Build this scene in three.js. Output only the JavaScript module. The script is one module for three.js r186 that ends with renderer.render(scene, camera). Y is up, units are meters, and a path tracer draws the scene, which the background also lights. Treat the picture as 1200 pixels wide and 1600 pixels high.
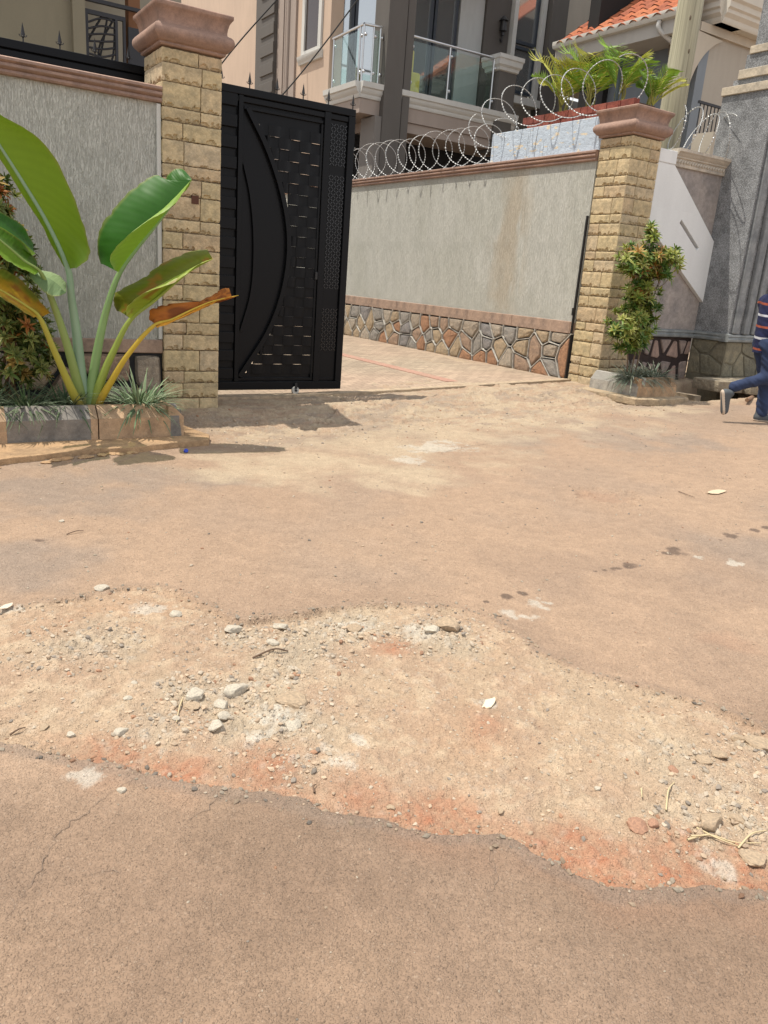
import * as THREE from 'three';
import { RoundedBoxGeometry } from 'three/addons/geometries/RoundedBoxGeometry.js';
import { MarchingCubes } from 'three/addons/objects/MarchingCubes.js';
import { mergeGeometries, mergeVertices, toCreasedNormals } from 'three/addons/utils/BufferGeometryUtils.js';

// ------------------------------------------------------------------ camera, sky, sun, exposure
const scene = new THREE.Scene();
const camera = new THREE.PerspectiveCamera(66.5, 768 / 1024, 0.05, 400);
camera.position.set(0, 1.35, 0);
camera.up.set(0.092, 0.956, -0.28);
camera.lookAt(0.524, 1.35 - 0.286, -0.802);
camera.updateMatrixWorld();

const SUN = new THREE.Vector3(-0.33, 1, -0.20).normalize();
// a bright hazy sky with thin broken cloud
{
  const w = 512, h = 256, d = new Float32Array(w * h * 4);
  const hsh = (i, j, s) => { let q = Math.imul(i, 374761393) ^ Math.imul(j, 668265263) ^ Math.imul(s + 3, 974711); q = Math.imul(q ^ (q >>> 13), 1274126177); return ((q ^ (q >>> 16)) >>> 0) / 4294967296; };
  const vn = (x, y, s) => { const i = Math.floor(x), j = Math.floor(y), fx = x - i, fy = y - j, u = fx * fx * (3 - 2 * fx), v = fy * fy * (3 - 2 * fy); return (hsh(i, j, s) * (1 - u) + hsh(i + 1, j, s) * u) * (1 - v) + (hsh(i, j + 1, s) * (1 - u) + hsh(i + 1, j + 1, s) * u) * v; };
  for (let y = 0; y < h; y++) for (let x = 0; x < w; x++) {
    const el = (y + 0.5) / h * Math.PI - Math.PI / 2, az = (x + 0.5) / w * Math.PI * 2, e = Math.max(0, Math.sin(el)), px = Math.cos(az) / (e + 0.12), pz = Math.sin(az) / (e + 0.12);
    let n = 0, am = 0.5, f = 0.9; for (let k = 0; k < 5; k++) { n += am * vn(px * f + 31, pz * f + 17, k); am *= 0.5; f *= 2.1; }
    const c = Math.min(1, Math.max(0, (n - 0.40) / 0.2)), cl = c * c * (3 - 2 * c), t = Math.pow(1 - e, 3);
    const sk = [0.50 + 0.42 * t, 0.57 + 0.34 * t, 0.68 + 0.22 * t], cw = [1.05, 1.02, 0.99], i = (y * w + x) * 4;
    for (let k = 0; k < 3; k++) d[i + k] = sk[k] + (cw[k] - sk[k]) * cl * 0.75; d[i + 3] = 1;
  }
  const tex = new THREE.DataTexture(d, w, h, THREE.RGBAFormat, THREE.FloatType); tex.mapping = THREE.EquirectangularReflectionMapping; tex.magFilter = THREE.LinearFilter; tex.minFilter = THREE.LinearFilter; tex.wrapS = THREE.RepeatWrapping; tex.needsUpdate = true;
  scene.background = tex; scene.environment = tex;
}

const sun = new THREE.DirectionalLight(new THREE.Color(1, 0.93, 0.82), 3.8);
sun.position.copy(SUN).multiplyScalar(40).add(new THREE.Vector3(6, 0, -8));
sun.target.position.set(6, 0, -8);
sun.castShadow = true; sun.shadow.radius = 1;
sun.shadow.mapSize.set(4096, 4096);
Object.assign(sun.shadow.camera, { left: -18, right: 18, top: 18, bottom: -18, near: 1, far: 90 });
scene.add(sun, sun.target);

const renderer = new THREE.WebGLRenderer({ antialias: true });
renderer.setSize(768, 1024);
renderer.toneMapping = THREE.LinearToneMapping;
renderer.toneMappingExposure = 1.3;
renderer.shadowMap.enabled = true;

// ------------------------------------------------------------------ helpers
function rng(seed) { let a = seed >>> 0; return () => { a = (a + 0x6D2B79F5) | 0; let t = Math.imul(a ^ (a >>> 15), 1 | a); t = (t + Math.imul(t ^ (t >>> 7), 61 | t)) ^ t; return ((t ^ (t >>> 14)) >>> 0) / 4294967296; }; }
const R = rng(7);
const rr = (a, b, r = R) => a + (b - a) * r();
const clamp = (x, a = 0, b = 1) => Math.min(b, Math.max(a, x));
const ss = (a, b, x) => { const t = clamp((x - a) / (b - a)); return t * t * (3 - 2 * t); };
const lerp = (a, b, t) => a + (b - a) * t;
function hash2(ix, iy, s = 0) { let h = Math.imul(ix, 374761393) ^ Math.imul(iy, 668265263) ^ Math.imul(s + 11, 974711); h = Math.imul(h ^ (h >>> 13), 1274126177); return ((h ^ (h >>> 16)) >>> 0) / 4294967296; }
function vnoise(x, y, s = 0, per = 0) {
  let ix = Math.floor(x), iy = Math.floor(y); const fx = x - ix, fy = y - iy;
  const u = fx * fx * (3 - 2 * fx), v = fy * fy * (3 - 2 * fy);
  let jx = ix + 1, jy = iy + 1;
  if (per) { ix = ((ix % per) + per) % per; iy = ((iy % per) + per) % per; jx = ((jx % per) + per) % per; jy = ((jy % per) + per) % per; }
  return lerp(lerp(hash2(ix, iy, s), hash2(jx, iy, s), u), lerp(hash2(ix, jy, s), hash2(jx, jy, s), u), v);
}
function worley(x, y, s = 0) { // [distance to nearest, id]
  const ix = Math.floor(x), iy = Math.floor(y); let d = 9, id = 0;
  for (let j = -1; j <= 1; j++) for (let i = -1; i <= 1; i++) { const a = ix + i + 0.1 + 0.8 * hash2(ix + i, iy + j, s), b = iy + j + 0.1 + 0.8 * hash2(ix + i, iy + j, s + 7), q = (a - x) * (a - x) + (b - y) * (b - y); if (q < d) { d = q; id = hash2(ix + i, iy + j, s + 13); } }
  return [Math.sqrt(d), id];
}
function fbm(x, y, oct = 4, s = 0) { let a = 0.5, f = 1, v = 0, n = 0; for (let i = 0; i < oct; i++) { v += a * vnoise(x * f, y * f, s + i); n += a; a *= 0.5; f *= 2.03; } return v / n; }

const names = {};
function numbered(n) { const k = names[n] = (names[n] ?? -1) + 1; return k ? n + '_' + String(k).padStart(3, '0') : n; }
function shadowed(o) { o.castShadow = o.receiveShadow = true; return o; }
function thing(name, label, category, pos = [0, 0, 0], group) {
  const o = new THREE.Group(); o.name = numbered(name); o.position.set(...pos); o.userData = { label, category };
  if (group) o.userData.group = group; scene.add(o); return o;
}
function single(name, geo, mat, label, category, group) {
  const m = shadowed(new THREE.Mesh(geo, mat)); m.name = numbered(name); m.userData = { label, category };
  if (group) m.userData.group = group; scene.add(m); return m;
}
function part(name, geo, mat, parent, label, kind) {
  const m = shadowed(new THREE.Mesh(geo, mat)); m.name = name; parent.add(m);
  if (label) m.userData.label = label; if (kind) m.userData.kind = kind; return m;
}
function structure(name, geo, mat) { const m = shadowed(new THREE.Mesh(geo, mat)); m.name = name; m.userData.kind = 'structure'; scene.add(m); return m; }
// uv in metres from position by the dominant normal axis
function uvm(g, s = 1, ox = 0, oy = 0) {
  if (!g.attributes.normal) g.computeVertexNormals();
  const p = g.attributes.position, n = g.attributes.normal, uv = new Float32Array(p.count * 2);
  for (let i = 0; i < p.count; i++) {
    const ax = Math.abs(n.getX(i)), ay = Math.abs(n.getY(i)), az = Math.abs(n.getZ(i));
    const x = p.getX(i), y = p.getY(i), z = p.getZ(i);
    let u, v; if (ay >= ax && ay >= az) { u = x; v = z; } else if (ax >= az) { u = z; v = y; } else { u = x; v = y; }
    uv[2 * i] = u / s + ox; uv[2 * i + 1] = v / s + oy;
  }
  g.setAttribute('uv', new THREE.BufferAttribute(uv, 2)); return g;
}
const bx = (x0, x1, y0, y1, z0, z1) => uvm(new THREE.BoxGeometry(x1 - x0, y1 - y0, z1 - z0).translate((x0 + x1) / 2, (y0 + y1) / 2, (z0 + z1) / 2));
const rbx = (x0, x1, y0, y1, z0, z1, r = 0.01, seg = 2) => uvm(new RoundedBoxGeometry(x1 - x0, y1 - y0, z1 - z0, seg, Math.min(r, (x1 - x0) / 2.1, (y1 - y0) / 2.1, (z1 - z0) / 2.1)).translate((x0 + x1) / 2, (y0 + y1) / 2, (z0 + z1) / 2));
function merge(list) { const l = list.map(g => { const q = g.index ? g.toNonIndexed() : g; for (const k of Object.keys(q.attributes)) if (!['position', 'normal', 'uv', 'color'].includes(k)) q.deleteAttribute(k); return q; }); return mergeGeometries(l, false); }
function shapeOf(pts) { const s = new THREE.Shape(); pts.forEach(([x, y], i) => i ? s.lineTo(x, y) : s.moveTo(x, y)); s.closePath(); return s; }
// a moulding profile [[out, y], ...] swept along x (facing +z) or along z (facing sign * x)
function profX(prof, x0, x1, z) { const g = new THREE.ExtrudeGeometry(shapeOf(prof.map(([o, y]) => [-o, y])), { depth: x1 - x0, bevelEnabled: false }); g.rotateY(Math.PI / 2); g.translate(x0, 0, z); return uvm(toCreasedNormals(g, 0.7)); }
function profZ(prof, z0, z1, x, sign) { const g = new THREE.ExtrudeGeometry(shapeOf(prof.map(([o, y]) => [sign * o, y])), { depth: z1 - z0, bevelEnabled: false }); g.translate(x, 0, z0); return uvm(toCreasedNormals(g, 0.7)); }
function squareLathe(prof, x0, x1, z0, z1) {
  const pos = [], idx = [];
  for (const [o, y] of prof) pos.push(x0 - o, y, z1 + o, x1 + o, y, z1 + o, x1 + o, y, z0 - o, x0 - o, y, z0 - o);
  const n = prof.length;
  for (let i = 0; i < n - 1; i++) for (let k = 0; k < 4; k++) { const a = i * 4 + k, b = i * 4 + (k + 1) % 4; idx.push(a, b, b + 4, a, b + 4, a + 4); }
  const t = (n - 1) * 4; idx.push(t, t + 1, t + 2, t, t + 2, t + 3, 0, 2, 1, 0, 3, 2);
  const g = new THREE.BufferGeometry(); g.setAttribute('position', new THREE.Float32BufferAttribute(pos, 3)); g.setIndex(idx);
  return uvm(toCreasedNormals(g, 0.6));
}
function tube(pts, r, seg = 24, rad = 6, closed = false) {
  const c = new THREE.CatmullRomCurve3(pts.map(p => p.isVector3 ? p : new THREE.Vector3(...p)), closed);
  return new THREE.TubeGeometry(c, seg, r, rad, closed);
}
// a tube whose radius changes along it
function taperTube(pts, radii, seg = 24, rad = 7, flat = 1) {
  const c = new THREE.CatmullRomCurve3(pts.map(p => p.isVector3 ? p : new THREE.Vector3(...p)));
  const fr = c.computeFrenetFrames(seg), pos = [], uv = [], idx = [];
  const rad_at = t => { const x = t * (radii.length - 1), i = Math.min(radii.length - 2, Math.floor(x)); return lerp(radii[i], radii[i + 1], x - i); };
  for (let i = 0; i <= seg; i++) { const t = i / seg, p = c.getPoint(t), r = rad_at(t);
    for (let k = 0; k <= rad; k++) { const a = k / rad * Math.PI * 2, n = fr.normals[i], b = fr.binormals[i], ca = Math.cos(a) * r, sa = Math.sin(a) * r * flat;
      pos.push(p.x + n.x * ca + b.x * sa, p.y + n.y * ca + b.y * sa, p.z + n.z * ca + b.z * sa); uv.push(k / rad, t); } }
  for (let i = 0; i < seg; i++) for (let k = 0; k < rad; k++) { const a = i * (rad + 1) + k; idx.push(a, a + rad + 1, a + 1, a + 1, a + rad + 1, a + rad + 2); }
  const g = new THREE.BufferGeometry(); g.setAttribute('position', new THREE.Float32BufferAttribute(pos, 3)); g.setAttribute('uv', new THREE.Float32BufferAttribute(uv, 2)); g.setIndex(idx); g.computeVertexNormals(); return g;
}
function paint(g, fn) { const p = g.attributes.position, c = new Float32Array(p.count * 3); for (let i = 0; i < p.count; i++) { const k = fn(p.getX(i), p.getY(i), p.getZ(i), i); c[3 * i] = k[0]; c[3 * i + 1] = k[1]; c[3 * i + 2] = k[2]; } g.setAttribute('color', new THREE.BufferAttribute(c, 3)); return g; }

// ------------------------------------------------------------------ textures
function dataTex(n, fn, srgb, m = n) {
  const d = new Uint8Array(n * m * 4);
  for (let y = 0; y < m; y++) for (let x = 0; x < n; x++) { const c = fn(x, y), i = (y * n + x) * 4; d[i] = c[0] * 255; d[i + 1] = c[1] * 255; d[i + 2] = c[2] * 255; d[i + 3] = 255; }
  const t = new THREE.DataTexture(d, n, m); t.wrapS = t.wrapT = THREE.RepeatWrapping; t.magFilter = THREE.LinearFilter; t.minFilter = THREE.LinearMipmapLinearFilter; t.generateMipmaps = true;
  if (srgb) t.colorSpace = THREE.SRGBColorSpace; t.needsUpdate = true; return t;
}
const rep = (t, u, v = u) => { const c = t.clone(); c.repeat.set(u, v); c.needsUpdate = true; return c; };
// grains: ellipses stamped on a wrapping field
function stamps(n, count, rmin, rmax, seed, asp = 0.6) {
  const h = new Float32Array(n * n), id = new Float32Array(n * n).fill(-1), r = rng(seed);
  for (let k = 0; k < count; k++) {
    const cx = r() * n, cy = r() * n, a = rmin + (rmax - rmin) * r() * r(), b = a * (asp + (1 - asp) * r()), th = r() * Math.PI, ct = Math.cos(th), st = Math.sin(th), hh = 0.4 + 0.6 * r(), tone = r();
    const m = Math.ceil(a);
    for (let y = -m; y <= m; y++) for (let x = -m; x <= m; x++) {
      const u = (x * ct + y * st) / a, v = (-x * st + y * ct) / b, q = Math.pow(Math.abs(u), 2.6) + Math.pow(Math.abs(v), 2.6);
      if (q < 1) { const i = (((cy + y) | 0) % n + n) % n * n + (((cx + x) | 0) % n + n) % n, val = hh * (1 - q * 0.7); if (val > h[i]) { h[i] = val; id[i] = tone; } }
    }
  }
  return { h, id };
}
const GN = 1024, grains = stamps(GN, 42000, 1.2, 6.0, 21, 0.5);
const groundMap = dataTex(GN, (x, y) => {
  const i = y * GN + x, f = vnoise(x / 3, y / 3, 3, 0), g = vnoise(x / 16, y / 16, 5, 64), l = vnoise(x / 64, y / 64, 8, 16);
  let v = 0.90 + 0.05 * (f - 0.5) + 0.05 * (g - 0.5) + 0.04 * (l - 0.5), w = 0;
  if (grains.id[i] >= 0) { const t = grains.id[i]; v += grains.h[i] * (t > 0.95 ? 0.13 : t < 0.10 ? -0.20 : (t - 0.52) * 0.22); w = t > 0.86 ? 0.02 : 0; }
  return [clamp(v), clamp(v - 0.004 + w), clamp(v - 0.01 + w * 2)];
}, true);
const groundBump = dataTex(GN, (x, y) => { const i = y * GN + x, v = 0.12 + 0.45 * grains.h[i] + 0.35 * vnoise(x / 16, y / 16, 5, 64) + 0.08 * vnoise(x / 4, y / 4, 9, 256); return [v, v, v].map(q => clamp(q)); });
// rough-cast plaster, combed downwards
const PN = 1024, groove = new Float32Array(PN * PN);
{ const r = rng(5);
  for (let k = 0; k < 5200; k++) { let x = r() * PN, y = r() * PN; const len = 20 + 130 * r() * r(), w = 1.2 + 2.6 * r(), d = 0.3 + 0.7 * r(); let drift = (r() - 0.5) * 0.12;
    for (let s = 0; s < len; s++) { x += drift + (r() - 0.5) * 0.5; y += 1; const e = Math.min(1, Math.min(s, len - s) / 8);
      for (let q = -4; q <= 4; q++) { const f = Math.max(0, 1 - Math.abs(q) / w) * d * e; const i = (((y | 0) % PN) + PN) % PN * PN + ((((x + q) | 0) % PN) + PN) % PN; if (f > groove[i]) groove[i] = f; } } } }
const plasterMap = dataTex(PN, (x, y) => { const g = groove[y * PN + x], n = vnoise(x / 128, y / 256, 4, 8), m = vnoise(x / 4, y / 16, 6, 256); const v = 0.89 + 0.05 * (n - 0.5) + 0.05 * (m - 0.5) - 0.12 * g; return [v, v * 0.997, v * (0.99 - 0.02 * g)]; }, true);
const plasterBump = dataTex(PN, (x, y) => { const v = 0.75 - 0.65 * groove[y * PN + x] + 0.12 * vnoise(x / 5, y / 9, 7, 0); return [v, v, v].map(q => clamp(q)); });
// weathered stone / concrete / paint
const SN = 512;
const stoneMap = dataTex(SN, (x, y) => { const a = vnoise(x / 64, y / 64, 1, 8), b = vnoise(x / 16, y / 16, 2, 32), c = vnoise(x / 4, y / 4, 3, 128), d = hash2(x, y, 9); const v = 0.84 + 0.16 * (a - 0.5) + 0.11 * (b - 0.5) + 0.08 * (c - 0.5) + 0.05 * (d - 0.5); return [clamp(v), clamp(v - 0.012 * (a - 0.2)), clamp(v - 0.03 * (a - 0.2))]; }, true);
const stoneBump = dataTex(SN, (x, y) => { const v = 0.4 * vnoise(x / 32, y / 32, 11, 16) + 0.3 * vnoise(x / 10.667, y / 10.667, 12, 48) + 0.2 * vnoise(x / 4, y / 4, 13, 128) + 0.1 * hash2(x, y, 14); return [v, v, v]; });
const granMap = dataTex(SN, (x, y) => { const v = 0.72 + 0.35 * (vnoise(x / 5, y / 5, 31, 0) - 0.5) + 0.2 * (hash2(x, y, 3) - 0.5) + 0.18 * (vnoise(x / 64, y / 64, 32, 8) - 0.5); return [clamp(v), clamp(v), clamp(v)]; }, true);
const woodMap = dataTex(512, (x, y) => { const k = vnoise(x / 8, y / 128, 41, 0) * 0.5 + vnoise(x / 3, y / 64, 42, 0) * 0.3 + vnoise(x / 40, y / 170, 43, 0) * 0.5; const v = 0.80 + 0.28 * (k - 0.6); return [clamp(v), clamp(v * 0.97), clamp(v * 0.86)]; }, true);
const blueMap = dataTex(512, (x, y) => { // painted parapet, flaking, with dark runs down it
  const n = fbm(x / 60, y / 60, 4, 51), run = fbm(x / 5, y / 300, 2, 55), fl = ss(0.68, 0.72, fbm(x / 30, y / 24, 4, 57) + 0.10 * ss(0.45, 0.05, y / 512)), dk = ss(0.74, 0.86, run);
  const b = [0.72 + 0.1 * (n - 0.5), 0.77 + 0.1 * (n - 0.5), 0.82 + 0.1 * (n - 0.5)], f = [0.84, 0.79, 0.70];
  return b.map((q, i) => clamp(lerp(q, f[i], fl) * (1 - 0.4 * dk)));
}, true);
const mat = (c, o = {}) => { const { phys, ...p } = o; const m = new (phys ? THREE.MeshPhysicalMaterial : THREE.MeshStandardMaterial)({ roughness: 0.85, metalness: 0, ...p }); m.color.setRGB(...c); return m; };
const stony = (c, o = {}) => mat(c, { map: rep(stoneMap, o.rep ?? 1.6), bumpMap: rep(stoneBump, o.rep ?? 1.6), bumpScale: o.bump ?? 0.004, roughness: o.rough ?? 0.9 });
const paintMap = dataTex(256, (x, y) => { const v = 0.95 + 0.035 * (vnoise(x / 64, y / 64, 71, 4) - 0.5) + 0.03 * (vnoise(x / 8, y / 32, 72, 0) - 0.5) + 0.02 * (hash2(x, y, 73) - 0.5); return [clamp(v), clamp(v), clamp(v)]; }, true);
const painted = (c, o = {}) => mat(c, { map: rep(paintMap, 0.4), roughness: o.rough ?? 0.85 });
const POTHOLE = [[-0.104,-2.65],[0.048,-2.506],[0.195,-2.369],[0.289,-2.267],[0.382,-2.175],[0.505,-2.065],[0.592,-1.97],[0.692,-1.867],[0.797,-1.785],[0.882,-1.707],[0.914,-1.648],[0.946,-1.592],[1.068,-1.516],[1.118,-1.461],[1.202,-1.395],[1.324,-1.321],[1.359,-1.281],[1.372,-1.218],[1.401,-1.149],[1.428,-1.083],[1.463,-1.028],[1.503,-1],[1.588,-0.968],[1.671,-0.932],[1.727,-0.896],[1.781,-0.876],[1.837,-0.839],[1.952,-0.749],[2.107,-0.681],[2.422,-0.836],[2.562,-1.092],[2.573,-1.31],[2.547,-1.421],[2.502,-1.526],[2.431,-1.647],[2.313,-1.799],[2.218,-1.985],[2.207,-2.144],[2.244,-2.329],[2.252,-2.449],[2.199,-2.547],[2.122,-2.642],[2.001,-2.732],[1.861,-2.79],[1.746,-2.829],[1.623,-2.849],[1.494,-2.85],[1.375,-2.863],[1.259,-2.876],[1.182,-2.901],[1.15,-3.008],[1.11,-3.1],[1.067,-3.235],[0.988,-3.364],[0.856,-3.417],[0.752,-3.402],[0.652,-3.387],[0.467,-3.387],[0.316,-3.377],[0.103,-3.376],[-0.096,-3.332]];
const POT_LOWER = [[0.195,-2.369],[0.289,-2.267],[0.382,-2.175],[0.505,-2.065],[0.592,-1.97],[0.692,-1.867],[0.797,-1.785],[0.882,-1.707],[0.914,-1.648],[0.946,-1.592],[1.068,-1.516],[1.118,-1.461],[1.202,-1.395],[1.324,-1.321],[1.359,-1.281],[1.372,-1.218],[1.401,-1.149],[1.428,-1.083],[1.463,-1.028],[1.503,-1],[1.588,-0.968],[1.671,-0.932],[1.727,-0.896],[1.781,-0.876],[1.837,-0.839]];
const CRACKS = [[[0.102,-1.592],[0.158,-1.668],[0.222,-1.753],[0.259,-1.838],[0.324,-1.889],[0.381,-1.919],[0.454,-1.971],[0.499,-2.005],[0.557,-2.011]],
[[0.576,-1.748],[0.648,-1.771],[0.691,-1.812],[0.723,-1.812]],
[[1.278,-1.279],[1.231,-1.236],[1.212,-1.2],[1.16,-1.16],[1.127,-1.12]],
[[1.679,-0.909],[1.658,-0.866],[1.643,-0.804]],
[[3.728,-5.578],[3.998,-5.574],[4.107,-5.432],[4.489,-5.557],[4.961,-5.57]],
[[5.163,-7.268],[5.514,-7.023],[6.25,-6.995]],
[[0.297,-1.68],[0.396,-1.644]],
[[6.866,-6.78],[7.493,-6.863]],
[[7.231,-6.484],[8.235,-6.663],[8.186,-6.129]]];
const CEMENT_SPOTS = [[0.377,-2.065,0.061],[0.863,-3.15,0.065],[2.365,-2.447,0.081],[2.549,-2.505,0.059],[1.752,-1.885,0.043],[1.222,-1.875,0.03],[1.795,-0.947,0.055],[3.95,-2.642,0.037],[4.074,-2.485,0.044],[1.871,-2.489,0.114],[1.632,-2.661,0.085],[1.029,-2.164,0.088],[0.364,-3.371,0.051],[1.111,-1.814,0.081],[0.923,-2.083,0.052],[2.613,-2.52,0.033],[4.214,-5.579,0.364],[3.649,-5.257,0.226]];
const GRAVEL_SPOTS = [[0.986,-2.23,0.268],[0.816,-2.404,0.134],[1.93,-2.429,0.201],[1.629,-2.628,0.169],[1.345,-2.553,0.236],[2.136,-1.185,0.196],[2.421,-1.285,0.096],[1.853,-1.091,0.117],[2.029,-1.002,0.1],[0.978,-1.86,0.099],[0.656,-2.251,0.144],[0.529,-2.91,0.215],[1.155,-2.763,0.131]];
const CLAY_SPOTS = [[1.052,-1.633,0.17],[1.19,-1.439,0.202],[1.427,-1.176,0.143],[1.507,-1.068,0.159],[1.717,-0.987,0.164],[1.856,-0.889,0.11],[1.653,-1.781,0.115],[0.653,-1.982,0.133],[0.464,-2.127,0.151],[0.87,-1.859,0.155],[4.42,-3.837,0.202],[7.023,-6.14,0.401],[3.084,-1.79,0.093],[1.659,-2.416,0.108],[1.897,-0.965,0.057]];
const ORANGE_SPOTS = [[0.732,-3.147,0.291],[0.463,-3.061,0.245],[0.971,-3.12,0.165],[1.566,-1.778,0.271],[1.265,-3.036,0.114],[1.996,-2.334,0.199]];
const DRIP_SPOTS = [[2.485,-2.632,0.033],[2.574,-2.639,0.027],[3.347,-2.712,0.031],[3.452,-2.713,0.047],[3.613,-2.759,0.016],[3.839,-2.783,0.033],[3.925,-2.782,0.058],[4.502,-2.816,0.044],[4.585,-2.818,0.027],[4.771,-2.814,0.045],[4.896,-2.813,0.028],[4.364,-2.788,0.017],[3.184,-2.725,0.011],[3.252,-2.719,0.011],[2.343,-2.631,0.013],[0.598,-4.207,0.025],[3.002,-3.801,0.017]];
const GREY_SPOTS = [[0.962,-5.064,0.551],[1.361,-5.37,0.389],[2.38,-7.032,0.36],[6.199,-6.069,0.678],[6.227,-5.365,0.637],[5.14,-5.497,0.39],[6.747,-4.836,0.42],[0.66,-5.315,0.307],[2.859,-6.218,0.349],[0.504,-3.985,0.362],[1.962,-5.106,0.271]];
const PALE_SPOTS = [[2.808,-5.485,0.759],[3.699,-5.743,0.905],[4.789,-6.265,0.963],[4.236,-7.13,0.843],[5.615,-6.682,1.149],[7.05,-6.729,0.791],[2.289,-5.303,0.391],[6.398,-6.718,1.161],[3.301,-4.915,0.531],[7.528,-6.157,0.418],[8.186,-6.129,0.35]];
const PITS = [[4.43,-3.815,0.201],[4.697,-3.806,0.051],[6.199,-6.069,0.074],[2.981,-3.808,0.052],[3.493,-6.862,0.067]];
const ROCKS = [[0.748,-3.444,0.034],[1.13,-2.82,0.042],[0.812,-2.372,0.04],[0.788,-2.308,0.03],[0.879,-2.28,0.031],[0.954,-2.341,0.045],[0.811,-2.149,0.033],[1.106,-2.199,0.059],[1.055,-2.072,0.03],[0.859,-2.204,0.025],[0.536,-2.271,0.024],[0.327,-2.402,0.022],[0.395,-2.321,0.018],[0.71,-2.252,0.017],[0.964,-3.05,0.032],[1.622,-2.644,0.039],[1.334,-2.774,0.044],[1.22,-2.626,0.026],[0.606,-2.453,0.017],[0.36,-2.926,0.014],[2.407,-1.313,0.029],[2.246,-1.277,0.037],[2.453,-1.269,0.058],[2.052,-1.308,0.02],[2.171,-1.282,0.027],[1.923,-1.077,0.044],[2.006,-1.045,0.028],[1.919,-0.93,0.045],[1.723,-1.172,0.031],[1.767,-1.153,0.017],[1.121,-1.56,0.015],[1.396,-1.398,0.015],[0.458,-1.953,0.014],[0.768,-4.497,0.017],[1.227,-2.605,0.02],[1.976,-2.444,0.058],[1.891,-2.446,0.04],[1.74,-1.344,0.012],[0.652,-2.544,0.013],[0.455,-2.884,0.019]];
const TWIGS = [[[0.78,-2.387],[0.745,-2.319],[0.705,-2.228]],
[[0.952,-1.715],[0.959,-1.736],[0.978,-1.753]],
[[1.855,-1.178],[1.931,-1.232],[1.991,-1.256]],
[[1.797,-1.059],[1.881,-1.046],[1.925,-0.994],[1.981,-0.951]],
[[1.909,-0.973],[1.981,-0.981],[2.039,-0.972]],
[[1.87,-1.082],[1.886,-1.029],[1.922,-0.972]],
[[1.817,-1.063],[1.865,-1.045]],
[[0.228,-2.413],[0.252,-2.413],[0.276,-2.426]],
[[1.11,-2.555],[1.2,-2.544],[1.251,-2.534]],
[[0.749,-4.253],[0.802,-4.268],[0.841,-4.278]],
[[1.866,-1.282],[1.829,-1.248]],
[[5.051,-3.647],[5.019,-3.478]]];
const SCRAPS = [[0.345,-3.379,0.025],[5.337,-3.517,0.074],[1.752,-1.885,0.034],[2.807,-1.721,0.003]];
const BLUE_CAP=[1.989,-0.099,-6.015];
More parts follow.
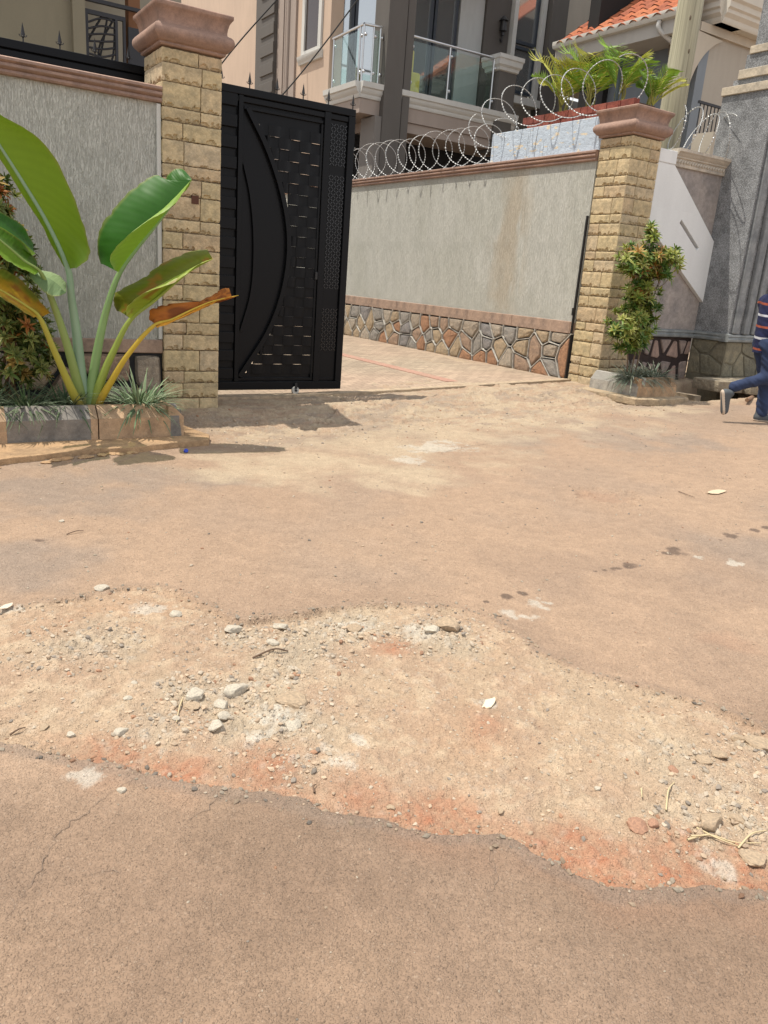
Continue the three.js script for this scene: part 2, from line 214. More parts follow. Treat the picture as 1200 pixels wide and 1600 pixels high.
const BANANA_LEAVES = [{c:0,m:[[1.242,1.243,-6.48],[1.1,1.551,-6.434],[0.948,1.799,-6.388],[0.802,2.022,-6.342],[0.657,2.242,-6.296],[0.539,2.439,-6.25]],a:[[1.242,1.249,-6.25],[1.337,1.341,-6.24],[1.284,1.652,-6.23],[1.06,2.072,-6.22],[0.779,2.213,-6.21],[0.534,2.43,-6.2]],b:[[1.237,1.251,-6.65],[1.1,1.499,-6.58],[0.931,1.774,-6.51],[0.773,2.011,-6.44],[0.619,2.245,-6.37],[0.543,2.447,-6.3]]},
{c:1,m:[[1.613,1.239,-6.48],[1.745,1.434,-6.444],[1.86,1.585,-6.408],[1.96,1.725,-6.372],[2.049,1.863,-6.336],[2.128,1.962,-6.3]],a:[[1.534,1.298,-6.78],[1.514,1.5,-6.728],[1.629,1.709,-6.676],[1.787,1.892,-6.624],[1.948,1.992,-6.572],[1.956,1.916,-6.52]],b:[[1.527,1.262,-6.3],[1.499,1.352,-6.292],[1.632,1.518,-6.284],[1.813,1.653,-6.276],[1.978,1.779,-6.268],[2.114,1.958,-6.26]]},
{c:1,m:[[1.969,1.727,-6.4],[2.027,1.816,-6.375],[2.069,1.879,-6.35],[2.106,1.933,-6.325],[2.128,1.962,-6.3]],a:[[1.998,1.791,-6.56],[1.982,1.919,-6.52],[2.01,2.013,-6.48],[2.093,2.048,-6.44],[2.162,1.981,-6.4]],b:[[1.976,1.74,-6.36],[2.027,1.805,-6.345],[2.072,1.87,-6.33],[2.113,1.924,-6.315],[2.128,1.962,-6.3]]},
{c:2,m:[[1.674,0.898,-6.4],[1.837,1.04,-6.35],[1.965,1.167,-6.3],[2.102,1.293,-6.25],[2.198,1.363,-6.2],[2.247,1.397,-6.15]],a:[[1.626,0.941,-6.66],[1.594,1.063,-6.598],[1.781,1.194,-6.536],[1.989,1.357,-6.474],[2.156,1.443,-6.412],[2.272,1.468,-6.35]],b:[[1.594,0.929,-6.22],[1.585,0.991,-6.202],[1.756,1.127,-6.184],[1.948,1.21,-6.166],[2.129,1.336,-6.148],[2.24,1.396,-6.13]]},
{c:3,m:[[1.836,0.868,-6.3],[1.951,0.914,-6.26],[2.087,0.992,-6.22],[2.246,1.07,-6.18],[2.348,1.112,-6.14],[2.445,1.134,-6.1]],a:[[1.809,0.9,-6.38],[1.814,0.981,-6.344],[1.936,1.028,-6.308],[2.027,1.044,-6.272],[2.108,1.011,-6.236],[2.148,1.035,-6.2]],b:[[1.834,0.851,-6.26],[1.941,0.892,-6.228],[2.079,0.968,-6.196],[2.24,1.051,-6.164],[2.345,1.098,-6.132],[2.445,1.134,-6.1]]},
{c:3,m:[[2.094,0.99,-6.24],[2.192,1.037,-6.205],[2.253,1.071,-6.17],[2.324,1.106,-6.135],[2.386,1.126,-6.1]],a:[[2.114,1.007,-6.3],[2.212,1.083,-6.263],[2.272,1.123,-6.225],[2.327,1.168,-6.187],[2.382,1.187,-6.15]],b:[[2.091,0.978,-6.2],[2.181,1.023,-6.175],[2.256,1.058,-6.15],[2.321,1.092,-6.125],[2.386,1.121,-6.1]]},
{c:4,m:[[1.022,1.217,-6.4],[0.915,1.281,-6.35],[0.817,1.361,-6.3],[0.715,1.437,-6.25],[0.561,1.537,-6.2]],a:[[1.047,1.275,-6.65],[0.962,1.384,-6.575],[0.869,1.452,-6.5],[0.74,1.517,-6.425],[0.576,1.558,-6.35]],b:[[0.955,1.201,-6.2],[0.854,1.23,-6.175],[0.754,1.299,-6.15],[0.677,1.368,-6.125],[0.551,1.514,-6.1]]},
{c:1,m:[[1.041,1.335,-6.65],[0.947,1.414,-6.612],[0.839,1.484,-6.575],[0.713,1.537,-6.537],[0.552,1.584,-6.5]],a:[[1.043,1.412,-6.75],[0.97,1.52,-6.7],[0.863,1.589,-6.65],[0.725,1.626,-6.6],[0.558,1.62,-6.55]],b:[[0.998,1.319,-6.55],[0.903,1.379,-6.525],[0.805,1.437,-6.5],[0.683,1.495,-6.475],[0.546,1.561,-6.45]]},
{c:5,m:[[0.957,1.204,-6.52],[1.027,1.187,-6.495],[1.101,1.165,-6.47],[1.158,1.123,-6.445],[1.2,1.071,-6.42]],a:[[1.008,1.217,-6.65],[1.114,1.216,-6.612],[1.184,1.189,-6.575],[1.226,1.146,-6.537],[1.216,1.082,-6.5]],b:[[0.947,1.178,-6.35],[0.99,1.114,-6.342],[1.039,1.072,-6.335],[1.106,1.044,-6.327],[1.172,1.066,-6.32]]},
{c:6,m:[[0.982,0.904,-6.3],[0.89,0.976,-6.237],[0.782,1.045,-6.175],[0.678,1.102,-6.112],[0.523,1.178,-6.05]],a:[[1.103,0.908,-6.55],[1.023,1.004,-6.475],[0.901,1.137,-6.4],[0.751,1.227,-6.325],[0.547,1.269,-6.25]],b:[[0.928,0.902,-6.18],[0.834,0.963,-6.135],[0.741,1.014,-6.09],[0.653,1.071,-6.045],[0.516,1.147,-6]]}];
const BANANA_STEMS = [{r:0.026,c:0,p:[[1.366,0.18,-6.7],[1.329,0.46,-6.645],[1.301,0.767,-6.59],[1.262,1.035,-6.535],[1.237,1.242,-6.48],[1.1,1.551,-6.434],[0.948,1.799,-6.388],[0.802,2.022,-6.342],[0.657,2.242,-6.296],[0.539,2.439,-6.25]]},
{r:0.024,c:1,p:[[1.396,0.172,-6.68],[1.423,0.41,-6.63],[1.466,0.697,-6.58],[1.526,0.976,-6.53],[1.613,1.239,-6.48],[1.745,1.434,-6.444],[1.86,1.585,-6.408],[1.96,1.725,-6.372],[2.049,1.863,-6.336],[2.128,1.962,-6.3]]},
{r:0.021,c:2,p:[[1.427,0.175,-6.66],[1.481,0.418,-6.573],[1.566,0.659,-6.487],[1.674,0.898,-6.4],[1.833,1.041,-6.337],[1.957,1.167,-6.275],[2.09,1.293,-6.212],[2.247,1.397,-6.15]]},
{r:0.017,c:3,p:[[1.448,0.178,-6.64],[1.529,0.373,-6.527],[1.647,0.618,-6.413],[1.836,0.868,-6.3],[1.948,0.915,-6.25],[2.081,0.993,-6.2],[2.235,1.072,-6.15],[2.445,1.134,-6.1]]},
{r:0.022,c:4,p:[[1.346,0.174,-6.68],[1.283,0.439,-6.61],[1.188,0.792,-6.54],[1.084,1.09,-6.47],[1.022,1.217,-6.4],[0.915,1.281,-6.35],[0.817,1.361,-6.3],[0.715,1.437,-6.25],[0.561,1.537,-6.2]]},
{r:0.019,c:5,p:[[1.304,0.185,-6.62],[1.213,0.377,-6.513],[1.098,0.645,-6.407],[0.982,0.904,-6.3],[0.89,0.976,-6.237],[0.782,1.045,-6.175],[0.678,1.102,-6.112],[0.523,1.178,-6.05]]},
{r:0.008,c:6,p:[[1.359,0.473,-6.74],[1.342,0.854,-6.733],[1.306,1.075,-6.727],[1.283,1.243,-6.72]]}];
// ------------------------------------------------------------------ ground
const riseX = x => { const t = x - 4; return 0.0418 * Math.min(0.5 * (t + Math.sqrt(t * t + 0.25)), 8); };
const groundBase = (x, z) => riseX(x) - 0.10 * ss(-7.35, -6.6, z);
function polyDist(px, pz, poly, closed = true) { // signed: negative inside
  let d = 1e9, inside = false; const n = poly.length;
  for (let i = 0, j = n - 1; i < n; j = i++) {
    const [ax, az] = poly[j], [bx_, bz] = poly[i]; if (!closed && i === 0) continue;
    const ex = bx_ - ax, ez = bz - az, wx = px - ax, wz = pz - az, t = clamp((wx * ex + wz * ez) / (ex * ex + ez * ez));
    const qx = wx - ex * t, qz = wz - ez * t; d = Math.min(d, qx * qx + qz * qz);
    if (closed && (az > pz) !== (bz > pz) && px < (bx_ - ax) * (pz - az) / (bz - az) + ax) inside = !inside;
  }
  d = Math.sqrt(d); return inside ? -d : d;
}
function spotW(list, x, z, nz, hard = 0.45, rag = 0.9) { // ragged patches
  let w = 0; for (const [sx, sz, r] of list) { const dx = (x - sx) / r, dz = (z - sz) / r, q = dx * dx + dz * dz; if (q < 4) { const k = ss(1.0 + hard * 0.5, 1.0 - hard, Math.sqrt(q) + (nz - 0.5) * rag * 2); if (k > w) w = k; } } return w;
}
const COL = { asph: [0.385, 0.268, 0.187], grey: [0.325, 0.25, 0.195], dark: [0.27, 0.195, 0.145], tan: [0.45, 0.312, 0.213], dirt: [0.48, 0.355, 0.242], clay: [0.415, 0.215, 0.13], orange: [0.47, 0.315, 0.205], cement: [0.62, 0.58, 0.50], gravel: [0.46, 0.375, 0.275], pale: [0.545, 0.43, 0.30], brown: [0.262, 0.178, 0.122], drip: [0.14, 0.095, 0.07], rim: [0.25, 0.195, 0.155] };
const mixc = (c, d, w) => { c[0] += (d[0] - c[0]) * w; c[1] += (d[1] - c[1]) * w; c[2] += (d[2] - c[2]) * w; };
const crackBoxes = CRACKS.map(c => { const xs = c.map(p => p[0]), zs = c.map(p => p[1]); return [Math.min(...xs) - 0.06, Math.max(...xs) + 0.06, Math.min(...zs) - 0.06, Math.max(...zs) + 0.06]; });
function drainPit(x, z) { return -0.42 * ss(9.02, 9.16, x) * ss(10.6, 10.45, x) * ss(-7.30, -7.2, z) * ss(-6.42, -6.52, z); }
function groundAt(x, z, wantColor) {
  let y = groundBase(x, z);
  const n1 = fbm(x * 0.9 + 3, z * 0.9, 3, 101), n2 = fbm(x * 4.1, z * 4.1, 3, 111), n3 = fbm(x * 17, z * 17, 3, 121), n4 = vnoise(x * 60, z * 60, 131);
  y += 0.03 * (n1 - 0.5) + 0.008 * (n2 - 0.5);
  const near = z > -5.4 && x < 3.6;
  const sd = (near && x > -0.8) ? polyDist(x, z, POTHOLE) + 0.03 * (n3 - 0.5) + 0.07 * (n2 - 0.5) : 9;
  const inPot = ss(0.012, -0.02, sd), deep = ss(0.0, -0.30, sd);
  const dl = near ? polyDist(x, z, POT_LOWER, false) : 9;
  const gravelW = near ? spotW(GRAVEL_SPOTS, x, z, n2, 0.7) : 0;
  const dirtRough = inPot * (0.016 * (n3 - 0.5) + 0.009 * (n4 - 0.5) + 0.022 * (n2 - 0.5) * (0.4 + gravelW) + gravelW * 0.010 * (vnoise(x * 33, z * 33, 141) - 0.4));
  y += -0.020 * inPot * lerp(0.2 + 0.8 * ss(0.4, 0.62, fbm(x * 2.3 + 4, z * 2.3, 2, 191)), 1, ss(0.7, 0.3, dl)) + 0.010 * deep * inPot + dirtRough;
  let clod = 0, clodId = 0;
  if (inPot > 0.01 || (z < -5.6 && z > -8 && x < 9)) { const [d1, i1] = worley(x * 26, z * 26, 3), [d2, i2] = worley(x * 58, z * 58, 5), k = inPot > 0.01 ? inPot * (0.35 + 0.9 * gravelW) : 0.5 * ss(-5.8, -6.6, z); clod = k * (ss(0.55, 0.15, d1) * (i1 > 0.55 ? 1 : 0.15) + 0.45 * ss(0.5, 0.1, d2) * (i2 > 0.4 ? 1 : 0.2)); clodId = i1; y += 0.0085 * clod; }
  y += (1 - inPot) * (0.0032 * (n4 - 0.5) + 0.004 * (n3 - 0.5) + 0.006 * ss(0.05, 0.0, sd));   // rim of the broken surfacing
  let crack = 0;
  for (let i = 0; i < CRACKS.length; i++) { const b = crackBoxes[i]; if (x < b[0] || x > b[1] || z < b[2] || z > b[3]) continue; const far = 0.6 + Math.min(2, Math.hypot(x, z) / 2.2); const d = polyDist(x + 0.05 * (n3 - 0.5) + 0.012 * (n4 - 0.5), z + 0.05 * (fbm(x * 15 + 7, z * 15, 2, 181) - 0.5), CRACKS[i], false); crack = Math.max(crack, ss(0.0045 * far, 0.001, d) * ss(0.28, 0.5, fbm(x * 7, z * 7, 2, 183))); }
  y -= crack * 0.003 * (1 - inPot);
  const pit = spotW(PITS, x, z, n3, 0.5); y -= 0.018 * pit;
  // broken crust of the apron in front of the gate
  const apron = ss(-6.0, -6.7, z + 1.2 * (n1 - 0.5)) * ss(2.2, 2.7, x);
  y += apron * (0.022 * (ss(0.47, 0.53, n2 + 0.3 * (n3 - 0.5)) - 0.5) * ss(0.35, 0.6, n1) + 0.014 * (n3 - 0.5) + 0.006 * (n4 - 0.5));
  y += drainPit(x, z);
  if (!wantColor) return y;
  const c = COL.asph.slice();
  mixc(c, COL.grey, ss(0.42, 0.68, n1) * 0.75); mixc(c, COL.tan, ss(0.45, 0.7, fbm(x * 1.7 + 9, z * 1.7, 3, 151)) * 0.8);
  if (z > -4 && x < 4) { const below = ss(-0.1, 0.25, (z + 2.25) - 0.42 * x + 0.25 * x * x * 0.2 - 0.02) * (sd > 0 ? 1 : 0); mixc(c, COL.brown, below * (0.55 + 0.45 * ss(0.3, 0.7, fbm(x * 1.3, z * 1.3, 4, 161)))); }
  const mid = ss(-2.6, -3.6, z) * ss(-6.4, -5.2, z); mixc(c, COL.tan, mid * 0.55);
  mixc(c, COL.grey, 0.85 * spotW(GREY_SPOTS, x, z, n2, 0.8));
  mixc(c, COL.pale, 0.85 * Math.max(spotW(PALE_SPOTS, x, z, n2, 0.9), apron * ss(0.30, 0.55, n2 + 0.25 * (n3 - 0.5))));
  mixc(c, COL.grey, 0.6 * apron * ss(0.54, 0.64, fbm(x * 3, z * 6, 4, 171))); mixc(c, COL.tan, 0.7 * apron * ss(0.5, 0.6, fbm(x * 6, z * 12, 4, 173)));
  if (inPot > 0) {
    const d = COL.dirt.slice(); mixc(d, COL.tan, 0.8 * ss(0.4, 0.65, n2)); mixc(d, COL.orange, 0.9 * spotW(ORANGE_SPOTS, x, z, n2, 0.9));
    mixc(d, COL.gravel, 0.9 * gravelW); mixc(d, COL.pale, 0.5 * ss(0.55, 0.7, n3));
    const band = ss(0.16, 0.03, dl + 0.12 * (n2 - 0.5)) * ss(0.2, 0.5, x + 0.3 * (n1 - 0.5));
    mixc(d, COL.clay, Math.max(0.85 * band, 1.25 * spotW(CLAY_SPOTS, x, z, n2, 0.8, 1.0)) * (0.7 + 0.5 * (n3 - 0.5) + 0.5 * (n4 - 0.5)));
    mixc(c, d, inPot);
  } else mixc(c, COL.clay, 0.22 * spotW(CLAY_SPOTS, x, z, n2, 0.8, 1.2));
  mixc(c, COL.rim, 0.5 * ss(0.05, 0.01, Math.abs(sd - 0.022)) * (1 - inPot) * ss(0.35, 0.55, n3 + 0.5 * ss(0.1, 0.05, dl)) * (0.35 + 0.65 * ss(0.2, 0.1, dl)));
  { const gsp = vnoise(x * 120, z * 120, 193), w = spotW(CEMENT_SPOTS, x + 0.12 * (n3 - 0.5), z + 0.12 * (fbm(x * 14 + 5, z * 14, 3, 195) - 0.5), 0.5 * n2 + 0.5 * n3, 0.9, 1.5); mixc(c, COL.cement, 0.62 * ss(0.42, 0.72, w * 0.5 + 0.28 * n3 + 0.26 * gsp) * Math.min(1, w * 2)); }
  mixc(c, COL.drip, 0.85 * spotW(DRIP_SPOTS, x, z, n3, 0.4, 1.0));
  mixc(c, COL.dark, 0.35 * crack);
  if (clod > 0.1) mixc(c, clodId > 0.8 ? COL.cement : COL.pale, 0.35 * Math.min(1, clod)); const t = 1 + 0.16 * (n3 - 0.5) + 0.10 * (n4 - 0.5); for (let i = 0; i < 3; i++) c[i] = Math.min(1, c[i] * t);
  return [y, c];
}
function axis(segs) { const a = []; let v = segs[0][0]; for (const [s, e, d0, d1] of segs) { v = s; while (v < e - 1e-6) { a.push(v); const t = (v - s) / (e - s); v += lerp(d0, d1, t); } } a.push(segs[segs.length - 1][1]); return a; }
const gx = axis([[-90, -4, 12, 0.6], [-4, -0.3, 0.4, 0.02], [-0.3, 2.6, 0.008, 0.008], [2.6, 6, 0.009, 0.02], [6, 10.8, 0.02, 0.024], [10.8, 14, 0.05, 0.4], [14, 110, 0.6, 14]]);
const gz = axis([[-110, -14, 14, 0.8], [-14, -8.3, 0.6, 0.12], [-8.3, -3.6, 0.022, 0.011], [-3.6, -0.45, 0.008, 0.007], [-0.45, 1.2, 0.02, 0.15], [1.2, 90, 0.5, 14]]);
{
  const nx = gx.length, nz = gz.length, pos = new Float32Array(nx * nz * 3), col = new Float32Array(nx * nz * 3), uv = new Float32Array(nx * nz * 2), idx = new Uint32Array((nx - 1) * (nz - 1) * 6);
  let q = 0;
  for (let j = 0; j < nz; j++) for (let i = 0; i < nx; i++) {
    const k = j * nx + i, x = gx[i], z = gz[j], [y, c] = groundAt(x, z, true);
    pos[3 * k] = x; pos[3 * k + 1] = y; pos[3 * k + 2] = z; col[3 * k] = c[0]; col[3 * k + 1] = c[1]; col[3 * k + 2] = c[2];
    uv[2 * k] = x / 0.83 + 0.05 * Math.sin(z * 1.3); uv[2 * k + 1] = z / 0.83 + 0.05 * Math.sin(x * 1.7);
    if (i < nx - 1 && j < nz - 1) { idx[q++] = k; idx[q++] = k + nx; idx[q++] = k + 1; idx[q++] = k + 1; idx[q++] = k + nx; idx[q++] = k + nx + 1; }
  }
  const g = new THREE.BufferGeometry();
  g.setAttribute('position', new THREE.BufferAttribute(pos, 3)); g.setAttribute('color', new THREE.BufferAttribute(col, 3)); g.setAttribute('uv', new THREE.BufferAttribute(uv, 2)); g.setIndex(new THREE.BufferAttribute(idx, 1)); g.computeVertexNormals();
  const m = mat([1, 1, 1], { vertexColors: true, map: groundMap, bumpMap: groundBump, bumpScale: 0.006, roughness: 0.95 });
  const road = structure('road', g, m);
  // soil-filled cracks
  const cm = mat([0.19, 0.14, 0.105], { roughness: 1 }), crr = rng(303);
  for (const c of CRACKS) { const P = []; for (let i = 0; i < c.length - 1; i++) { const [ax, az] = c[i], [bx_, bz] = c[i + 1], L = Math.hypot(bx_ - ax, bz - az), n = Math.max(2, Math.round(L / 0.018)); for (let k = 0; k < n; k++) { const t = k / n, j = 0.012 * (crr() - 0.5) + 0.03 * (fbm((ax + bx_ * t) * 20, (az + bz * t) * 20, 2, 305) - 0.5); P.push([lerp(ax, bx_, t) - (bz - az) / L * j, lerp(az, bz, t) + (bx_ - ax) / L * j]); } }
    const pos = [], idx = []; P.forEach(([x, z], i) => { const q = P[Math.min(i + 1, P.length - 1)], o = P[Math.max(0, i - 1)], dx = q[0] - o[0], dz = q[1] - o[1], l = Math.hypot(dx, dz) || 1, far = Math.min(2.5, 0.7 + Math.hypot(x, z) / 4), w = far * 0.001 * (0.15 + crr()) * Math.sin(Math.PI * clamp(0.06 + 0.9 * i / P.length)), y = groundAt(x, z) + 0.0028; pos.push(x - dz / l * w, y, z + dx / l * w, x + dz / l * w, y, z - dx / l * w); if (i) { const a = 2 * i - 2; idx.push(a, a + 1, a + 3, a, a + 3, a + 2); } });
    const cg = new THREE.BufferGeometry(); cg.setAttribute('position', new THREE.Float32BufferAttribute(pos, 3)); cg.setIndex(idx); cg.computeVertexNormals(); part('crack', cg, cm, road); }
  console.log('ground', nx, nz);
}
// driveway paving behind the gate line
{
  const g = new THREE.PlaneGeometry(1, 1, 60, 80), p = g.attributes.position, x0 = -4, x1 = 8.07, z0 = -30, z1 = -7.93;
  for (let i = 0; i < p.count; i++) { const u = p.getX(i) + 0.5, v = 0.5 - p.getY(i), x = lerp(x0, x1, u), z = lerp(z1, z0, v); p.setXYZ(i, x, groundBase(x, -8) + 0.018, z); }
  g.computeVertexNormals();
  const c = paint(g, (x, y, z) => { const n = fbm(x * 2, z * 2, 4, 201), m = fbm(x * 0.7, z * 0.7, 3, 205), k = 0.9 + 0.35 * (n - 0.5); return [0.56 * k + 0.08 * (m - 0.5), 0.44 * k, 0.335 * k]; });
  const pav = dataTex(512, (x, y) => { // interlocking pavers too small to tell apart: colour and a fine joint
    const row = Math.floor(y / 32), px = (x + (row % 2) * 32) % 64, py = y % 32, e = Math.min(px, 64 - px, py, 32 - py), t = hash2(Math.floor((x + (row % 2) * 32) / 64) % 8, row % 16, 77), v = e < 2 ? 0.62 : 0.86 + 0.12 * (t - 0.5) + 0.1 * (vnoise(x / 8, y / 8, 78, 64) - 0.5); return [clamp(v), clamp(v * 0.99), clamp(v * 0.97)]; }, true);
  const drive = structure('driveway', c, mat([1, 1, 1], { vertexColors: true, map: rep(pav, 1 / 1.6), roughness: 0.92 }));
  const uv = []; for (let i = 0; i < p.count; i++) uv.push(p.getX(i), p.getZ(i)); g.setAttribute('uv', new THREE.Float32BufferAttribute(uv, 2));
  // two courses of red pavers
  const red = [mat([0.54, 0.31, 0.235], { roughness: 0.9, map: rep(stoneMap, 2) }), mat([0.57, 0.34, 0.26], { roughness: 0.9, map: rep(stoneMap, 2) }), mat([0.53, 0.33, 0.25], { roughness: 0.9, map: rep(stoneMap, 2) })];
  const pg = rbx(-0.1, 0.1, -0.02, 0, -0.098, 0.098, 0.004, 1);
  for (let k = 0; k < 42; k++) { const z = -8.35 - k * 0.2; const b = part('paver', pg, red[(R() * 3) | 0], drive); b.position.set(6.31, groundBase(6.31, -8) + 0.024, z); }
  // threshold strip and the gate rail
  const ts = []; const th = new THREE.BoxGeometry(5.28, 0.12, 0.14, 40, 1, 1); const tp = th.attributes.position;
  for (let i = 0; i < tp.count; i++) { const x = tp.getX(i) + 5.43, y = tp.getY(i); tp.setXYZ(i, x, groundBase(x, -8) + (y > 0 ? 0.022 + 0.004 * vnoise(x * 9, 3, 61) : -0.1), tp.getZ(i) - 7.93); }
  th.computeVertexNormals(); uvm(th); structure('threshold_kerb', th, stony([0.55, 0.43, 0.30], { rep: 2 }));
}
// ------------------------------------------------------------------ boundary walls, pillars, gate
const M = {
  plaster: mat([0.62, 0.625, 0.578], { map: rep(plasterMap, 1.35), bumpMap: rep(plasterBump, 1.35), bumpScale: 0.007, roughness: 0.95 }),
  plasterStained: mat([1, 1, 1], { vertexColors: true, map: rep(plasterMap, 1.0), bumpMap: rep(plasterBump, 1.0), bumpScale: 0.006, roughness: 0.95 }),
  cap: stony([0.41, 0.265, 0.205], { rep: 1.2, bump: 0.0008, rough: 0.7 }),
  band: stony([0.48, 0.345, 0.265], { rep: 1.1, bump: 0.003 }),
  mortar: stony([0.27, 0.20, 0.12], { rep: 3 }),
  bricks: [[0.70, 0.57, 0.34], [0.66, 0.53, 0.32], [0.72, 0.58, 0.36], [0.67, 0.52, 0.33], [0.70, 0.57, 0.38]].map(c => stony(c, { rep: 2.4, bump: 0.006 })),
  joint: stony([0.035, 0.038, 0.042], { rep: 3 }),
  ribbon: stony([0.70, 0.68, 0.62], { rep: 4 }),
  stones: [[0.50, 0.42, 0.33], [0.42, 0.39, 0.35], [0.52, 0.29, 0.17], [0.58, 0.45, 0.30], [0.36, 0.34, 0.33], [0.50, 0.35, 0.25], [0.58, 0.50, 0.40]].map(c => stony(c, { rep: 3.5, bump: 0.012 })),
  black: mat([0.006, 0.0065, 0.008], { phys: true, roughness: 0.32, specularIntensity: 0.32 }), blackRough: mat([0.012, 0.012, 0.014], { roughness: 0.5 }),
  steel: mat([0.55, 0.56, 0.57], { metalness: 0.9, roughness: 0.3 }), galv: mat([0.47, 0.48, 0.48], { metalness: 0.6, roughness: 0.5 }),
  concrete: stony([0.46, 0.38, 0.27], { rep: 1.5, bump: 0.01 }),
};
const COPING = [[0, 0], [0.028, 0.004], [0.036, 0.018], [0.03, 0.036], [0.022, 0.041], [0.036, 0.046], [0.048, 0.062], [0.045, 0.08], [0.03, 0.088], [0.038, 0.092], [0.052, 0.103], [0.05, 0.122], [0.03, 0.132], [0.0, 0.135], [-0.24, 0.135], [-0.24, 0]];
const coping = (y) => COPING.map(([o, h]) => [o, y + h]);

// irregular masonry: voronoi cells in a rectangle, each a domed stone
function voronoi(w, h, nx, ny, seed, jit = 0.42) {
  const r = rng(seed), pts = []; for (let j = 0; j < ny; j++) for (let i = 0; i < nx; i++) pts.push([(i + 0.5 + (j % 2 ? 0.25 : -0.25) + (r() - 0.5) * 2 * jit) * w / nx, (j + 0.5 + (r() - 0.5) * 1.5 * jit) * h / ny]);
  return pts.map((p, a) => { let poly = [[0, 0], [w, 0], [w, h], [0, h]];
    for (let b = 0; b < pts.length; b++) { if (b === a) continue; const q = pts[b], mx = (p[0] + q[0]) / 2, my = (p[1] + q[1]) / 2, nx_ = q[0] - p[0], ny_ = q[1] - p[1]; if (Math.hypot(nx_, ny_) > 1.4 * Math.max(w / nx, h / ny) * 2) continue;
      const out = []; for (let i = 0; i < poly.length; i++) { const A = poly[i], B = poly[(i + 1) % poly.length], da = (A[0] - mx) * nx_ + (A[1] - my) * ny_, db = (B[0] - mx) * nx_ + (B[1] - my) * ny_; if (da <= 0) out.push(A); if ((da < 0) !== (db < 0)) { const t = da / (da - db); out.push([A[0] + (B[0] - A[0]) * t, A[1] + (B[1] - A[1]) * t]); } } poly = out; }
    return poly; }).filter(p => p.length > 2);
}
function domedStone(poly, shrink, depth, seed, round = 0.5) { // in the xy plane, facing +z
  let cx = 0, cy = 0; poly.forEach(p => { cx += p[0] / poly.length; cy += p[1] / poly.length; });
  const inset = poly.map(p => { const d = Math.hypot(p[0] - cx, p[1] - cy) || 1, k = Math.max(0.35, 1 - shrink / d); return [cx + (p[0] - cx) * k, cy + (p[1] - cy) * k]; });
  const c = new THREE.CatmullRomCurve3(inset.flatMap((p, i) => { const q = inset[(i + 1) % inset.length]; return [new THREE.Vector3(lerp(p[0], q[0], 0.13), lerp(p[1], q[1], 0.13), 0), new THREE.Vector3(lerp(p[0], q[0], 0.87), lerp(p[1], q[1], 0.87), 0)]; }), true, 'catmullrom', round);
  const n = 24, rim = c.getPoints(n).slice(0, n), pos = [], idx = [], r = rng(seed), rings = [[1, 0], [0.955, 0.78], [0.82, 0.96], [0.4, 1.0]];
  const off = rings.map(() => rim.map(() => (r() - 0.5) * 0.18));
  rings.forEach(([s, d], k) => rim.forEach((p, i) => pos.push(cx + (p.x - cx) * s, cy + (p.y - cy) * s, depth * (d + (k > 1 ? off[k][i] : 0)))));
  pos.push(cx, cy, depth * 1.02);
  for (let k = 0; k < 3; k++) for (let i = 0; i < n; i++) { const a = k * n + i, b = k * n + (i + 1) % n; idx.push(a, b, b + n, a, b + n, a + n); }
  for (let i = 0; i < n; i++) idx.push(3 * n + i, 3 * n + (i + 1) % n, 4 * n);
  const g = new THREE.BufferGeometry(); g.setAttribute('position', new THREE.Float32BufferAttribute(pos, 3)); g.setIndex(idx); g.computeVertexNormals(); return uvm(g, 1, r(), r());
}
function masonry(parent, w, h, nx, ny, seed, place, { shrink = 0.022, depth = 0.035, ribbon = M.ribbon, mats = M.stones, rw = 0.007 } = {}) {
  const cells = voronoi(w, h, nx, ny, seed), r = rng(seed + 1), bars = [], seen = new Set();
  cells.forEach((poly, k) => { const g = domedStone(poly, shrink, depth * (0.7 + 0.6 * r()), seed * 31 + k); place(g); part('stone', g, mats[(r() * mats.length) | 0], parent);
    poly.forEach((p, i) => { const q = poly[(i + 1) % poly.length], L = Math.hypot(p[0] - q[0], p[1] - q[1]); if (L < 0.03) return; const key = [Math.round((p[0] + q[0]) * 40), Math.round((p[1] + q[1]) * 40)].join(); if (seen.has(key)) return; seen.add(key);
      const on = v => v[0] < 1e-3 || v[0] > w - 1e-3 || v[1] < 1e-3 || v[1] > h - 1e-3; if (on(p) && on(q)) return;
      const b = new THREE.BoxGeometry(L + rw, rw * 2 * (0.8 + 0.5 * r()), 0.05, 1, 1, 1); b.rotateZ(Math.atan2(q[1] - p[1], q[0] - p[0])); b.translate((p[0] + q[0]) / 2, (p[1] + q[1]) / 2, 0.012); bars.push(uvm(b)); }); });
  if (ribbon && bars.length) { const g = merge(bars); place(g); part('mortar_ribbon', g, ribbon, parent); }
}

// front wall beside the gate (faces +z)
{
  const t = thing('boundary_wall', 'grey combed plaster wall behind the banana plant, topped by terracotta coping', 'wall', [0, 0, 0]);
  part('plaster_panel', bx(-9, 2.236, 0.62, 2.67, -7.67, -7.45), M.plaster, t);
  part('coping', profX(coping(2.655), -9, 2.236, -7.44), M.cap, t);
  part('plinth_band', rbx(-9, 2.236, 0.52, 0.645, -7.67, -7.425, 0.012), M.band, t);
  const base = part('plinth', bx(-9, 2.236, -0.3, 0.52, -7.67, -7.46), M.joint, t);
  masonry(base, 4.2, 0.64, 9, 2, 91, g => g.translate(-1.97, -0.12, -7.46), { shrink: 0.035, depth: 0.05, ribbon: null, mats: [0, 3, 5, 6].map(k => M.stones[k]) });
  part('edge_strip', rbx(2.195, 2.232, 0.65, 2.65, -7.452, -7.425, 0.004), painted([0.62, 0.62, 0.58]), t);
}
